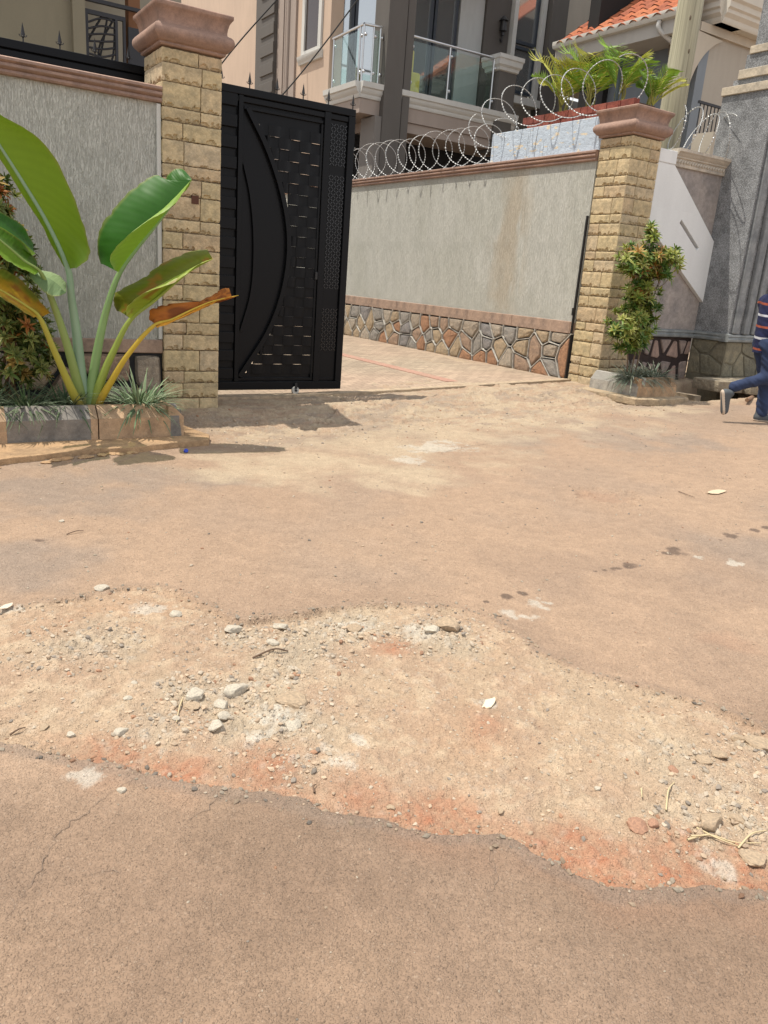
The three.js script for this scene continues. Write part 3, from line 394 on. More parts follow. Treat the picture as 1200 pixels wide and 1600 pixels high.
// wall along the driveway (faces -x)
{
  const t = thing('boundary_wall', 'sunlit grey plaster wall along the driveway with rubble stone foot', 'wall', [0, 0, 0]);
  { const g = new THREE.BoxGeometry(0.22, 2.07, 16.05, 1, 40, 400).translate(8.18, 1.985, -15.975); uvm(g);
    paint(g, (x, y, z) => { const c = [0.62, 0.625, 0.578], d = Math.abs(z + 9.55 + 0.25 * (fbm(y * 2, 1, 3, 211) - 0.5)), n = fbm(z * 9, y * 2.2, 4, 213); mixc(c, [0.50, 0.40, 0.27], 0.55 * ss(0.42, 0.62, n + 0.32 * ss(0.5, 0.0, d)) * ss(0.6, 0.05, d)); mixc(c, [0.55, 0.555, 0.50], 0.6 * ss(0.45, 0.65, fbm(z * 1.5, y * 1.2, 4, 217))); return c; }); part('plaster_panel', g, M.plasterStained, t); }
  part('coping', profZ(coping(3.005), -24, -7.945, 8.068, -1), M.cap, t);
  { const lens = []; let z = -24, r = rng(3); while (z < -7.96) { const e = Math.min(-7.95, z + rr(0.9, 1.3, r)); lens.push([z, e]); z = e; }
    lens.forEach(([a, b]) => part('plinth_band', rbx(8.04, 8.29, 0.803, 0.968, a, b - 0.003, 0.01), M.band, t)); }
  const base = part('plinth', bx(8.072, 8.29, -0.2, 0.803, -24, -7.95), M.joint, t);
  masonry(base, 7.6, 0.64, 23, 3, 57, g => { g.rotateY(-Math.PI / 2); g.translate(8.068, 0.165, -15.55); }, { shrink: 0.034, depth: 0.04, rw: 0.0045 });
}
// split-stone facing blocks
function brickGeo(w, h, seed) {
  const nx = Math.max(12, Math.round(w / 0.011)), ny = 12, r = rng(seed), pos = [], idx = [], chips = [];
  for (let u = -0.02 + 0.05 * r(); u < w;) { const cw = 0.03 + 0.07 * r(); if (r() < 0.78) chips.push([u + cw / 2, cw / 2, 0.014 + 0.026 * r()]); u += cw * (0.8 + 0.7 * r()); }
  const ph = r() * 99;
  for (let j = 0; j <= ny; j++) for (let i = 0; i <= nx; i++) {
    const u = i / nx * w, v = Math.pow(j / ny, 1.25) * h; let c = 0; for (const [cx, cr, cd] of chips) { const q = (u - cx) / cr; if (Math.abs(q) < 1) c = Math.max(c, cd * Math.sqrt(1 - q * q)); }
    let z = 0.021 + 0.006 * (fbm(u * 14 + ph, v * 14, 3, seed) - 0.5); if (v < c) z -= 0.019 * (1 - 0.25 * v / c);
    const e = Math.min(u, w - u, v, h - v); if (e < 0.006) z -= 0.005;
    const wob = 0.003 * (vnoise((u + v) * 60 + ph, 7, seed) - 0.5); pos.push(u - w / 2 + (i === 0 || i === nx ? wob : 0), v - h / 2 + (j === 0 || j === ny ? wob * 1.6 : 0), z);
  }
  const s = nx + 1; for (let j = 0; j < ny; j++) for (let i = 0; i < nx; i++) { const a = j * s + i; idx.push(a, a + 1, a + s + 1, a, a + s + 1, a + s); }
  const ring = []; for (let i = 0; i <= nx; i++) ring.push(i); for (let j = 1; j <= ny; j++) ring.push(j * s + nx); for (let i = nx - 1; i >= 0; i--) ring.push(ny * s + i); for (let j = ny - 1; j > 0; j--) ring.push(j * s);
  const b0 = pos.length / 3; ring.forEach(k => pos.push(pos[3 * k], pos[3 * k + 1], -0.004)); const n = ring.length; ring.forEach((k, i) => { const j = (i + 1) % n; idx.push(k, b0 + i, b0 + j, k, b0 + j, ring[j]); });
  const g = new THREE.BufferGeometry(); g.setAttribute('position', new THREE.Float32BufferAttribute(pos, 3)); g.setIndex(idx);
  return uvm(toCreasedNormals(g, 0.5), 1, r(), r());
}
const CAP = [[-0.05, 3.07], [0.012, 3.075], [0.022, 3.085], [0.022, 3.10], [0.04, 3.108], [0.052, 3.122], [0.066, 3.135], [0.078, 3.155], [0.082, 3.18], [0.076, 3.205], [0.06, 3.225], [0.034, 3.237], [0.03, 3.245], [0.03, 3.262], [0.034, 3.29], [0.044, 3.325], [0.06, 3.35], [0.07, 3.36], [0.072, 3.366], [0.072, 3.388], [0.064, 3.396], [-0.1, 3.40]].map(([o, y]) => [o, y + 0.03]);
const brickCache = {};
function pillar(x0, y0, label, seed) {
  const x1 = x0 + 0.54, z1 = -7.40, z0 = -7.94, t = thing('gate_pillar', label, 'pillar', [0, y0, 0], 'gate pillars'), r = rng(seed), in_ = 0.021;
  part('core', bx(x0 + in_, x1 - in_, -0.3, 3.12, z0 + in_, z1 - in_), M.mortar, t);
  part('capital', squareLathe(CAP, x0, x1, z0, z1), M.cap, t);
  const kinds = [0.198, 0.146, 0.112]; let y = -0.1, k = 0;
  const faces = [[(x0 + x1) / 2, z1 - in_, 0, 0.54], [x0 + in_, (z0 + z1) / 2, -Math.PI / 2, 0.54], [x1 - in_, (z0 + z1) / 2, Math.PI / 2, 0.54]];
  while (y < 3.09) {
    const kk = k % 3, h = Math.min(kinds[kk], 3.115 - y);
    faces.forEach(([fx, fz, rot, L], f) => {
      const cuts = kk === 0 ? [0, 0.64, 1] : kk === 1 ? [0, 0.34, 1] : (r() < 0.5 ? [0, 0.6, 1] : [0, 0.36, 1]); const flip = (k + f) % 2 === 1 && r() < 0.5;
      const cc = flip ? cuts.map(c => 1 - c).reverse() : cuts;
      for (let i = 0; i < cc.length - 1; i++) {
        const w = (cc[i + 1] - cc[i]) * L - 0.008, hh = h - 0.008, v = (r() * 4) | 0, key = [w.toFixed(2), hh.toFixed(2), v].join(); const g = brickCache[key] ??= brickGeo(w, hh, 1000 + v * 37 + Math.round(w * 900) + Math.round(hh * 500));
        const b = part('facing_stone', g, M.bricks[(r() * M.bricks.length) | 0], t), u = ((cc[i] + cc[i + 1]) / 2 - 0.5) * L; b.position.set(fx + Math.cos(rot) * u, y + h / 2, fz - Math.sin(rot) * u); b.rotation.y = rot;
      }
    });
    y += h; k++;
  }
  return t;
}
const lp = pillar(2.235, 0, 'split-stone gate pillar beside the black gate and banana planter', 11);
{ // square hole in the pillar's face (an old fixing)
  const b = part('socket_recess', bx(-0.034, 0.034, -0.036, 0.036, -0.01, 0.003), mat([0.09, 0.035, 0.02]), lp); b.position.set(2.53, 1.905, -7.398);
}
pillar(8.073, 0.168, 'split-stone gate pillar between the driveway wall and the variegated shrub', 23);
{ // steel post the gate closes against
  const g = bx(8.04, 8.064, 0.11, 2.335, -7.975, -7.95); single('gate_stop_post', merge([g, bx(8.01, 8.025, 1.05, 1.15, -7.97, -7.95)]), M.blackRough, 'thin black steel post fixed to the pillar edge by the driveway wall', 'post');
}
// sliding gate
{
  const t = thing('sliding_gate', 'black steel sliding gate half open behind the stone pillar', 'gate', [0, 0, -8.03]);
  const X0 = -1.9, X1 = 4.49, Y0 = 0.075, Y1 = 3.035;
  part('backing_sheet', bx(X0 + 0.02, 3.2, Y0 + 0.02, Y1 - 0.05, -0.03, -0.012), M.black, t); part('backing_sheet', bx(4.13, X1 - 0.02, Y0 + 0.02, Y1 - 0.05, -0.03, -0.012), M.black, t);
  part('top_rail', merge([rbx(X0, X1, Y1 - 0.07, Y1, -0.04, 0.03, 0.006), rbx(X0, X1, Y1 - 0.13, Y1 - 0.08, -0.012, 0.018, 0.005)]), M.black, t);
  part('bottom_rail', merge([rbx(X0, X1, Y0, Y0 + 0.09, -0.04, 0.03, 0.006), rbx(3.2, X1 - 0.1, Y0 + 0.1, Y0 + 0.13, -0.012, 0.012, 0.004)]), M.black, t);
  for (const [a, b, d] of [[4.41, 4.49, 0.032], [4.125, 4.2, 0.028], [3.175, 3.225, 0.026], [2.5, 2.56, 0.026], [0.9, 0.97, 0.03], [X0, X0 + 0.08, 0.03]]) part('stile', rbx(a, b, Y0 + 0.09, Y1 - 0.07, -0.04, d, 0.006), M.black, t);
  for (let k = 0; k < 15; k++) part('louvre_slat', rbx(2.57, 3.165, Y0 + 0.12 + k * 0.19, Y0 + 0.235 + k * 0.19, -0.008, 0.022, 0.006), M.black, t);
  // flat bars bent into a leaf outline
  const bend = (pts, w, d) => { const c = new THREE.CatmullRomCurve3(pts.map(p => new THREE.Vector3(p[0], p[1], 0))), n = 40, P = c.getPoints(n), L = [], Rr = []; P.forEach((p, i) => { const tg = c.getTangent(i / n); L.push([p.x - tg.y * w / 2, p.y + tg.x * w / 2]); Rr.push([p.x + tg.y * w / 2, p.y - tg.x * w / 2]); }); const g = new THREE.ExtrudeGeometry(shapeOf([...L, ...Rr.reverse()]), { depth: d, bevelEnabled: false }); g.translate(0, 0, -0.012); return uvm(toCreasedNormals(g, 0.5)); };
  const arc = [[3.27, 2.86], [3.5, 2.5], [3.68, 2.08], [3.765, 1.65], [3.73, 1.2], [3.58, 0.75], [3.24, 0.22]];
  part('leaf_bar', bend(arc, 0.05, 0.045), M.black, t);
  { const c = new THREE.CatmullRomCurve3(arc.map(p => new THREE.Vector3(p[0], p[1], 0))).getPoints(40).map(p => [p.x, p.y]); part('leaf_panel', uvm(new THREE.ExtrudeGeometry(shapeOf([[3.21, 2.93], [3.27, 2.93], ...c, [3.21, 0.2]]), { depth: 0.004, bevelEnabled: false }).translate(0, 0, -0.016)), M.black, t); part('panel_sheet', bx(3.21, 4.13, Y0 + 0.08, 0.255, -0.02, -0.014), M.black, t); part('panel_sheet', bx(3.21, 4.13, 2.74, Y1 - 0.07, -0.02, -0.014), M.black, t); }
  part('leaf_bar', bend([[3.25, 2.35], [3.33, 2.05], [3.38, 1.6], [3.36, 1.1], [3.25, 0.7]], 0.03, 0.03), M.black, t);
  part('panel_frame', merge([rbx(3.235, 4.115, 2.845, 2.875, -0.012, 0.014, 0.004), rbx(4.095, 4.12, 0.2, 2.84, -0.012, 0.014, 0.004)]), M.black, t);
  const arcX = y => { const c = arc; for (let i = 0; i < c.length - 1; i++) if (y <= c[i][1] && y >= c[i + 1][1]) return lerp(c[i][0], c[i + 1][0], (c[i][1] - y) / (c[i][1] - c[i + 1][1])); return 3.3; };
  // woven sheet strips: over and under
  const pw = 0.118, phh = 0.104, plate = {};
  for (let j = 0; j < 25; j++) for (let i = 0; i < 7; i++) {
    const y = 0.25 + j * phh, x1 = 4.1 - i * pw, over = (i + j) % 2; let x0 = x1 - pw + 0.004; const ax = arcX(y + phh / 2) + 0.035; if (ax > x1 - 0.03 || y + phh > 2.84) continue; x0 = Math.max(x0, ax);
    const w = x1 - x0, slit = hash2(i, j, 5) < 0.11 ? 0.003 : 0.0, key = [w.toFixed(2), over, slit].join(); const g = plate[key] ??= (() => { const q = new THREE.BoxGeometry(w + (over ? 0.02 : 0), phh - slit, 0.004, 8, 1, 1).translate(0, slit / 2, 0), p = q.attributes.position; for (let k = 0; k < p.count; k++) { const u = p.getX(k) / w; p.setZ(k, p.getZ(k) + (over ? 0.022 : -0.012) * Math.cos(u * 2.6)); } q.computeVertexNormals(); return uvm(q); })();
    const b = part('woven_strip', g, M.black, t); b.position.set((x0 + x1) / 2, y + phh / 2, 0.002);
  }
  // chequer plate with raised bars
  const ck = part('chequer_panel', merge([bx(4.205, 4.405, Y0 + 0.1, Y1 - 0.14, -0.011, 0.004)]), M.black, t), lz = [];
  for (let j = 0; j < 92; j++) for (let i = 0; i < 6; i++) { const y = 0.2 + j * 0.0295, x = 4.222 + i * 0.033 + (j % 2 ? 0.0 : 0.002); if (y > 2.86 || (y > 2.36 && y < 2.46) || y < 0.5 || (y > 0.98 && y < 1.2)) continue; const b = new THREE.BoxGeometry(0.031, 0.009, 0.008); b.rotateZ((i + j) % 2 ? 0.78 : -0.78); b.translate(x, y, 0.0065); lz.push(uvm(b)); }
  part('tread_bars', merge(lz), mat([0.012, 0.013, 0.016], { roughness: 0.22 }), ck, null, 'stuff');
  // spear points on the top rail
  const spear = merge([new THREE.CylinderGeometry(0.006, 0.006, 0.05, 6).translate(0, 0.025, 0), new THREE.SphereGeometry(0.012, 8, 6).translate(0, 0.045, 0), (() => { const g = new THREE.ConeGeometry(0.019, 0.1, 4, 1).translate(0, 0.105, 0); g.scale(1, 1, 0.5); return g; })(), tube([[-0.03, 0.06, 0], [-0.024, 0.045, 0], [0, 0.05, 0], [0.024, 0.045, 0], [0.03, 0.06, 0]], 0.004, 8, 5)].map(g => { g.deleteAttribute('uv'); return g.index ? g.toNonIndexed() : g; }));
  for (let k = 0; k < 22; k++) { const x = 4.465 - k * 0.2925; if (x < X0) break; const s = part('spear_point', spear, M.blackRough, t); s.position.set(x, Y1, -0.005); }
  const wheel = part('wheel', new THREE.CylinderGeometry(0.042, 0.042, 0.03, 24).rotateX(Math.PI / 2).translate(3.90, 0.068, 0.04), mat([0.5, 0.5, 0.48], { metalness: 0.3, roughness: 0.5 }), t);
  part('axle', new THREE.CylinderGeometry(0.014, 0.014, 0.05, 12).rotateX(Math.PI / 2).translate(3.90, 0.068, 0.045), M.blackRough, wheel);
  part('wheel_bracket', bx(3.885, 3.915, 0.085, 0.15, 0.056, 0.061), M.blackRough, t);
  part('lock_case', rbx(4.09, 4.12, 1.28, 1.36, 0.02, 0.035, 0.004), M.blackRough, t);
}
// ------------------------------------------------------------------ planters and plants
const KERBM = { grey: stony([0.28, 0.26, 0.235], { rep: 1.3, bump: 0.006 }), tan: stony([0.58, 0.40, 0.25], { rep: 1.3, bump: 0.006 }), pale: stony([0.50, 0.48, 0.44], { rep: 1.3, bump: 0.006 }), soil: stony([0.16, 0.10, 0.065], { rep: 3, bump: 0.03 }), footing: stony([0.52, 0.34, 0.19], { rep: 1.1, bump: 0.012 }) };
// half-battered kerb profile, outward = front
const KERB = h => [[-0.13, -0.2], [0, -0.2], [0.0, h * 0.55], [-0.018, h * 0.62], [-0.085, h * 0.97], [-0.098, h], [-0.13, h]];
{
  const t = thing('planter', 'dusty grey and tan kerb planter holding the banana plant', 'planter', [0, 0, 0]), zf = -6.40, y0 = 0;
  const blocks = [[-1.9, -0.62, 'tan'], [-0.62, 0.02, 'grey'], [0.02, 0.68, 'tan'], [0.68, 0.735, 'tan'], [0.735, 1.345, 'grey'], [1.345, 1.398, 'tan'], [1.408, 1.985, 'tan'], [1.985, 2.06, 'grey']];
  for (const [a, b, c] of blocks) part('kerb_block', profX(KERB(0.205), a, b - (b === 1.398 ? 0 : 0.001), zf), KERBM[c], t);
  part('kerb_block', profZ(KERB(0.205), -7.38, -6.41, 2.10, 1), KERBM.tan, t);
  part('kerb_block', (() => { const g = new THREE.CylinderGeometry(0.02, 0.04, 0.34, 14).translate(2.062, 0.0, -6.436); return uvm(g); })(), KERBM.grey, t);
  part('soil', (() => { const g = new THREE.PlaneGeometry(4.0, 0.98, 60, 16).rotateX(-Math.PI / 2).translate(0.02, 0.14, -6.95), p = g.attributes.position; for (let i = 0; i < p.count; i++) p.setY(i, p.getY(i) + 0.06 * (fbm(p.getX(i) * 5, p.getZ(i) * 5, 3, 301) - 0.5)); g.computeVertexNormals(); return uvm(g); })(), KERBM.soil, t);
  // cracked concrete footing the kerb sits on
  const edge = []; for (let i = 0; i <= 60; i++) { const x = lerp(-1.9, 2.24, i / 60); edge.push([x, -5.90 - 0.27 * (x - 0.62) * (x > 1.4 ? 0.75 : 1) + 0.05 * (fbm(x * 3, 1, 3, 311) - 0.5) + 0.02 * (vnoise(x * 22, 4, 313) - 0.5)]); }
  const sh = new THREE.Shape(); sh.moveTo(-1.9, 6.95); edge.forEach(([x, z]) => sh.lineTo(x, -z)); sh.lineTo(2.32, 6.42); sh.lineTo(2.28, 6.6); sh.lineTo(2.22, 6.95); sh.closePath();
  const fg = new THREE.ExtrudeGeometry(sh, { depth: 0.10, bevelEnabled: true, bevelSize: 0.012, bevelThickness: 0.012, bevelSegments: 2 }).rotateX(-Math.PI / 2).translate(0, -0.165, 0); part('footing', uvm(toCreasedNormals(fg, 0.6)), KERBM.footing, t);
  const chips = rng(44); for (let k = 0; k < 16; k++) { const x = rr(0.55, 1.6, chips), z = -5.90 - 0.27 * (x - 0.62) + rr(0.03, 0.10, chips); const g = new THREE.IcosahedronGeometry(rr(0.018, 0.04, chips), 1); g.scale(1.5, 0.35, 1); const p = g.attributes.position; for (let i = 0; i < p.count; i++) { const q = 1 + 0.4 * (hash2(Math.round(p.getX(i) * 900), Math.round(p.getZ(i) * 900 + p.getY(i) * 500), k) - 0.5); p.setXYZ(i, p.getX(i) * q, p.getY(i) * q, p.getZ(i) * q); } g.computeVertexNormals(); const b = part('footing_fragment', uvm(g), KERBM.footing, t); b.position.set(x, groundAt(x, z) + 0.006, z); b.rotation.y = chips() * 6; }
}
{
  const t = thing('planter', 'small grey and tan kerb planter at the foot of the variegated shrub', 'planter', [0, 0.155, 0]);
  part('kerb_block', profZ(KERB(0.235), -7.38, -6.58, 7.93, -1), KERBM.pale, t);
  part('kerb_block', profX(KERB(0.235), 7.96, 8.62, -6.555), KERBM.tan, t);
  part('kerb_block', uvm(new THREE.CylinderGeometry(0.025, 0.045, 0.42, 14).translate(7.965, 0.02, -6.59)), KERBM.tan, t);
  part('kerb_block', profZ(KERB(0.235), -7.38, -6.57, 8.66, 1), KERBM.tan, t);
  part('soil', uvm(new THREE.PlaneGeometry(0.62, 0.75, 6, 6).rotateX(-Math.PI / 2).translate(8.29, 0.185, -6.99)), KERBM.soil, t);
  const sh = shapeOf([[7.74, 7.4], [7.76, 6.9], [7.80, 6.48], [8.1, 6.38], [8.45, 6.40], [8.76, 6.45], [8.78, 7.4]]);
  part('footing', uvm(new THREE.ExtrudeGeometry(sh, { depth: 0.07, bevelEnabled: true, bevelSize: 0.01, bevelThickness: 0.01, bevelSegments: 1 }).rotateX(-Math.PI / 2).translate(0, -0.075, 0)), stony([0.55, 0.43, 0.29], { rep: 1.4, bump: 0.012 }), t);
}
const leafy = (o = {}) => { const m = new THREE.MeshPhysicalMaterial({ vertexColors: true, roughness: 0.5, specularIntensity: 0.5, transmission: 0.42, thickness: 0, side: THREE.DoubleSide, ...o }); return m; };
const LEAFM = leafy(), LEAFR = leafy({ roughness: 0.75, transmission: 0.25 }), STEMM = mat([1, 1, 1], { vertexColors: true, roughness: 0.55 });
// banana plant: laminae lofted between midrib and the two margins
{
  const t = thing('banana_plant', 'broad-leaved banana plant with one browned leaf in the kerb planter', 'plant', [0, 0, 0]);
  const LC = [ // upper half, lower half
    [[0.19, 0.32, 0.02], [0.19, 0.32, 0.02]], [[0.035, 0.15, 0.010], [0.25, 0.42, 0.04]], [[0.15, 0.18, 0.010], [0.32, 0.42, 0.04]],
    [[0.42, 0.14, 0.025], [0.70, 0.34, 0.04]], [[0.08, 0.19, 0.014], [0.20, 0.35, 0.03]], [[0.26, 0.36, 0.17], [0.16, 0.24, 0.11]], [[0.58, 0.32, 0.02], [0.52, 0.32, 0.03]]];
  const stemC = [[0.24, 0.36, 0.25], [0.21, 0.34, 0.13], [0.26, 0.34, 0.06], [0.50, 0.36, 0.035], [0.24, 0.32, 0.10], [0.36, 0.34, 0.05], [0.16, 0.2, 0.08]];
  BANANA_LEAVES.forEach((L, li) => {
    const cm = new THREE.CatmullRomCurve3(L.m.map(p => new THREE.Vector3(...p))), ca = new THREE.CatmullRomCurve3(L.a.map(p => new THREE.Vector3(...p))), cb = new THREE.CatmullRomCurve3(L.b.map(p => new THREE.Vector3(...p)));
    const n = 84, m = 10, nrm = new THREE.Vector3();
    const pos = [], col = [], idx = []; const r = rng(600 + li); const notches = [0, 1].map(() => Array.from({ length: li < 2 ? 0 : 2 }, () => [Math.round((0.2 + 0.65 * r()) * n) / n, (li === 4 || li === 5 ? 0.4 : 0.1) * r()]));
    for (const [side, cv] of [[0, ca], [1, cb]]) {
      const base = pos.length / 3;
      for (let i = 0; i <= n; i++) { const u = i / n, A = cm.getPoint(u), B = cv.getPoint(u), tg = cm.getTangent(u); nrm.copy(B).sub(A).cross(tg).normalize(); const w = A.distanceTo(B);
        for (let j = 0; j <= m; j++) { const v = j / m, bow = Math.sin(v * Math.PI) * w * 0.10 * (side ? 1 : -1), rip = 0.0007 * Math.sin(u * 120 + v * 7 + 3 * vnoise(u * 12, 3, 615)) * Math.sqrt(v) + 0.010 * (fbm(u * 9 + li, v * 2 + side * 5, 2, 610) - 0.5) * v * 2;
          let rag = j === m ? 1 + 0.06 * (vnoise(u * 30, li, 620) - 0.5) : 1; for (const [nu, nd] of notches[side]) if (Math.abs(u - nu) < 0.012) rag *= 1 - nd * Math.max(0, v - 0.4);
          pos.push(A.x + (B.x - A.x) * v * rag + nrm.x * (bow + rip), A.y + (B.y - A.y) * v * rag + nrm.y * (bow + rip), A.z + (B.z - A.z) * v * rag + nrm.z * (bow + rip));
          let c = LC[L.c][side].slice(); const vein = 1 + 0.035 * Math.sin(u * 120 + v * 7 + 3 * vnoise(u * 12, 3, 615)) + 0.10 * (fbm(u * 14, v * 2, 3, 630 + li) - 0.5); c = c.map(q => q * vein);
          if (L.c === 6) { const k = ss(0.3, 0.75, fbm(u * 3, v * 2, 3, 640) + 0.35 * (1 - u) - 0.15 * v); mixc(c, [0.15, 0.2, 0.02], 1 - k); mixc(c, [0.30, 0.09, 0.02], ss(0.55, 0.75, fbm(u * 6, v * 5, 3, 645)) * 0.7); }
          if (L.c === 3) mixc(c, [0.13, 0.035, 0.012], 0.75 * ss(0.45, 0.7, fbm(u * 6, v * 3, 3, 650)));
          if (L.c === 2) mixc(c, [0.30, 0.14, 0.02], 0.8 * ss(0.60, 0.70, fbm(u * 7 + 3, v * 3, 3, 655)));
          if (v > 0.93 && L.c !== 3) mixc(c, [0.32, 0.30, 0.08], 0.5);
          col.push(...c); } }
      for (let i = 0; i < n; i++) for (let j = 0; j < m; j++) { const a = base + i * (m + 1) + j; idx.push(a, a + 1, a + m + 2, a, a + m + 2, a + m + 1); }
    }
    const g = new THREE.BufferGeometry(); g.setAttribute('position', new THREE.Float32BufferAttribute(pos, 3)); g.setAttribute('color', new THREE.Float32BufferAttribute(col, 3)); g.setIndex(idx); g.computeVertexNormals();
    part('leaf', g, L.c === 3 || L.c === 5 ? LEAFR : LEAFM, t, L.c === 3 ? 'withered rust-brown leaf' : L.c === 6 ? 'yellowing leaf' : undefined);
  });
  BANANA_STEMS.forEach(s => { const pts = s.p.map(p => p), n = pts.length; const radii = pts.map((_, i) => { const u = i / (n - 1); return s.r * (u < 0.5 ? lerp(2.1, 0.72, Math.pow(u / 0.5, 0.8)) : lerp(0.62, 0.12, (u - 0.5) / 0.5)); });
    const g = taperTube(pts, radii, 40, 9); const c0 = stemC[s.c], y1 = Math.max(...pts.map(p => p[1]));
    paint(g, (x, y, z) => { const k = 1 + 0.18 * (fbm(x * 30, y * 12, 3, 660) - 0.5); const c = c0.map(q => q * k); mixc(c, [0.24, 0.15, 0.06], 0.6 * ss(0.42, 0.18, y + 0.12 * fbm(x * 20, y * 20, 2, 661)) * ss(0.4, 0.6, fbm(x * 40, y * 9, 3, 662))); return c; });
    part('leaf_stalk', g, STEMM, t); });
}
// rosette shrubs (variegated, lance-shaped leaves) and strap-leaf tufts
function blade(len, w, bend, fold = 0.25) { // along +y, returns positions for 4 segments
  const pos = [], idx = [], n = 4; for (let i = 0; i <= n; i++) { const u = i / n, ww = w * Math.pow(Math.sin(Math.PI * Math.min(0.98, 0.12 + 0.86 * u)), 0.75) / 2, y = len * u * (1 - 0.25 * bend * u), z = len * bend * u * u; pos.push(-ww, y, z + ww * fold, 0, y, z, ww, y, z + ww * fold); }
  for (let i = 0; i < n; i++) for (let k = 0; k < 2; k++) { const a = i * 3 + k; idx.push(a, a + 1, a + 4, a, a + 4, a + 3); }
  return { pos, idx };
}
const UPV = new THREE.Vector3(0, 1, 0);
class Leaves {
  constructor() { this.p = []; this.c = []; this.i = []; }
  add(b, m4, colA, colB) { const o = this.p.length / 3, v = new THREE.Vector3(); const nn = b.pos.length / 3; for (let k = 0; k < nn; k++) { v.set(b.pos[3 * k], b.pos[3 * k + 1], b.pos[3 * k + 2]).applyMatrix4(m4); this.p.push(v.x, v.y, v.z); const mid = k % 3 === 1; this.c.push(...(mid ? colA : colB)); } for (const q of b.idx) this.i.push(o + q); }
  geo() { const g = new THREE.BufferGeometry(); g.setAttribute('position', new THREE.Float32BufferAttribute(this.p, 3)); g.setAttribute('color', new THREE.Float32BufferAttribute(this.c, 3)); g.setIndex(this.i); g.computeVertexNormals(); return g; }
}
function rosette(L, at, dir, r, { n = 16, len = 0.13, w = 0.022, pal }) {
  const q = new THREE.Quaternion().setFromUnitVectors(UPV, dir.clone().normalize()), m = new THREE.Matrix4(), kind = pal[(r() * pal.length) | 0];
  for (let k = 0; k < n; k++) { const open = 0.25 + 1.25 * (k / n), az = k * 2.4 + r() * 0.6, l = len * (0.65 + 0.5 * r()) * (0.7 + 0.3 * k / n);
    const e = new THREE.Quaternion().setFromEuler(new THREE.Euler(open, az, 0, 'YXZ')); m.compose(new THREE.Vector3(at.x, at.y, at.z), q.clone().multiply(e), new THREE.Vector3(1, 1, 1));
    const t = 0.75 + 0.5 * r(), a = kind[0].map(x => x * t), b = (r() < 0.85 ? kind[1] : kind[0]).map(x => x * t); L.add(blade(l, w * (0.8 + 0.4 * r()), 0.15 + 0.45 * r()), m, a, b); }
}
const V3 = (x, y, z) => new THREE.Vector3(x, y, z);
{
  const base = [8.19, 0.29, -6.95], t = thing('variegated_shrub', 'tall thin shrub with yellow, green and orange leaves beside the stone pillar', 'shrub', base), r = rng(71), L = new Leaves();
  const pal = [[[0.12, 0.21, 0.03], [0.46, 0.46, 0.09]], [[0.14, 0.24, 0.04], [0.58, 0.52, 0.14]], [[0.10, 0.20, 0.035], [0.30, 0.38, 0.07]], [[0.07, 0.16, 0.03], [0.16, 0.26, 0.05]], [[0.16, 0.25, 0.04], [0.62, 0.54, 0.17]]], hot = [[[0.45, 0.17, 0.05], [0.62, 0.28, 0.08]], [[0.42, 0.24, 0.06], [0.60, 0.40, 0.13]]];
  const blobs = [[7.97, 1.76, -6.85, 0.42, 0.22, 0.26, 42], [8.30, 1.80, -6.8, 0.24, 0.25, 0.22, 18], [8.06, 2.07, -6.85, 0.10, 0.16, 0.1, 5], [8.10, 1.45, -6.9, 0.27, 0.25, 0.2, 26], [8.10, 1.18, -6.88, 0.30, 0.22, 0.22, 26], [7.86, 1.0, -6.85, 0.34, 0.22, 0.25, 24], [8.18, 0.92, -6.85, 0.25, 0.16, 0.2, 14], [7.95, 0.78, -6.85, 0.2, 0.14, 0.18, 8]];
  const tips = [];
  for (const [cx, cy, cz, ax, ay, az, n] of blobs) for (let k = 0; k < n * 2.2; k++) { const d = V3(r() * 2 - 1, r() * 2 - 1, r() * 2 - 1).normalize(), s = 0.3 + 0.7 * r(), at = V3(cx + d.x * ax * s - base[0], cy + d.y * ay * s - base[1], cz + d.z * az * s - base[2]); tips.push(at); const dir = V3(d.x * 0.8, 0.75 + 0.4 * d.y, d.z * 0.8); rosette(L, at, dir, r, { n: 15, len: 0.125, w: 0.024, pal: r() < 0.13 && cy > 1.3 ? hot : pal }); }
  part('crown', L.geo(), LEAFM, t);
  const bark = mat([0.20, 0.14, 0.09]), stems = []; const trunks = [[V3(0, -0.02, 0), V3(-0.02, 0.4, 0.04), V3(0.02, 0.9, 0.06), V3(-0.08, 1.5, 0.08)], [V3(0.05, -0.02, 0.02), V3(0.1, 0.5, 0.02), V3(0.12, 1.0, 0.05), V3(0.2, 1.5, 0.1)], [V3(-0.05, -0.02, 0), V3(-0.16, 0.35, 0.04), V3(-0.3, 0.62, 0.06)]];
  trunks.forEach(p => part('stem', taperTube(p, [0.011, 0.009, 0.006], 16, 6), bark, t));
  tips.forEach((at, i) => { if (i % 2) return; let best = null, bd = 9; for (const p of trunks) for (let u = 0; u <= 1; u += 0.1) { const c = new THREE.CatmullRomCurve3(p).getPoint(u); const d = c.distanceTo(at) + (c.y > at.y ? 0.3 : 0); if (d < bd) { bd = d; best = c; } } stems.push(taperTube([best, best.clone().lerp(at, 0.5).add(V3(0, -0.03, 0)), at], [0.005, 0.003], 6, 5)); });
  part('twigs', merge(stems), bark, t, null, 'stuff');
}
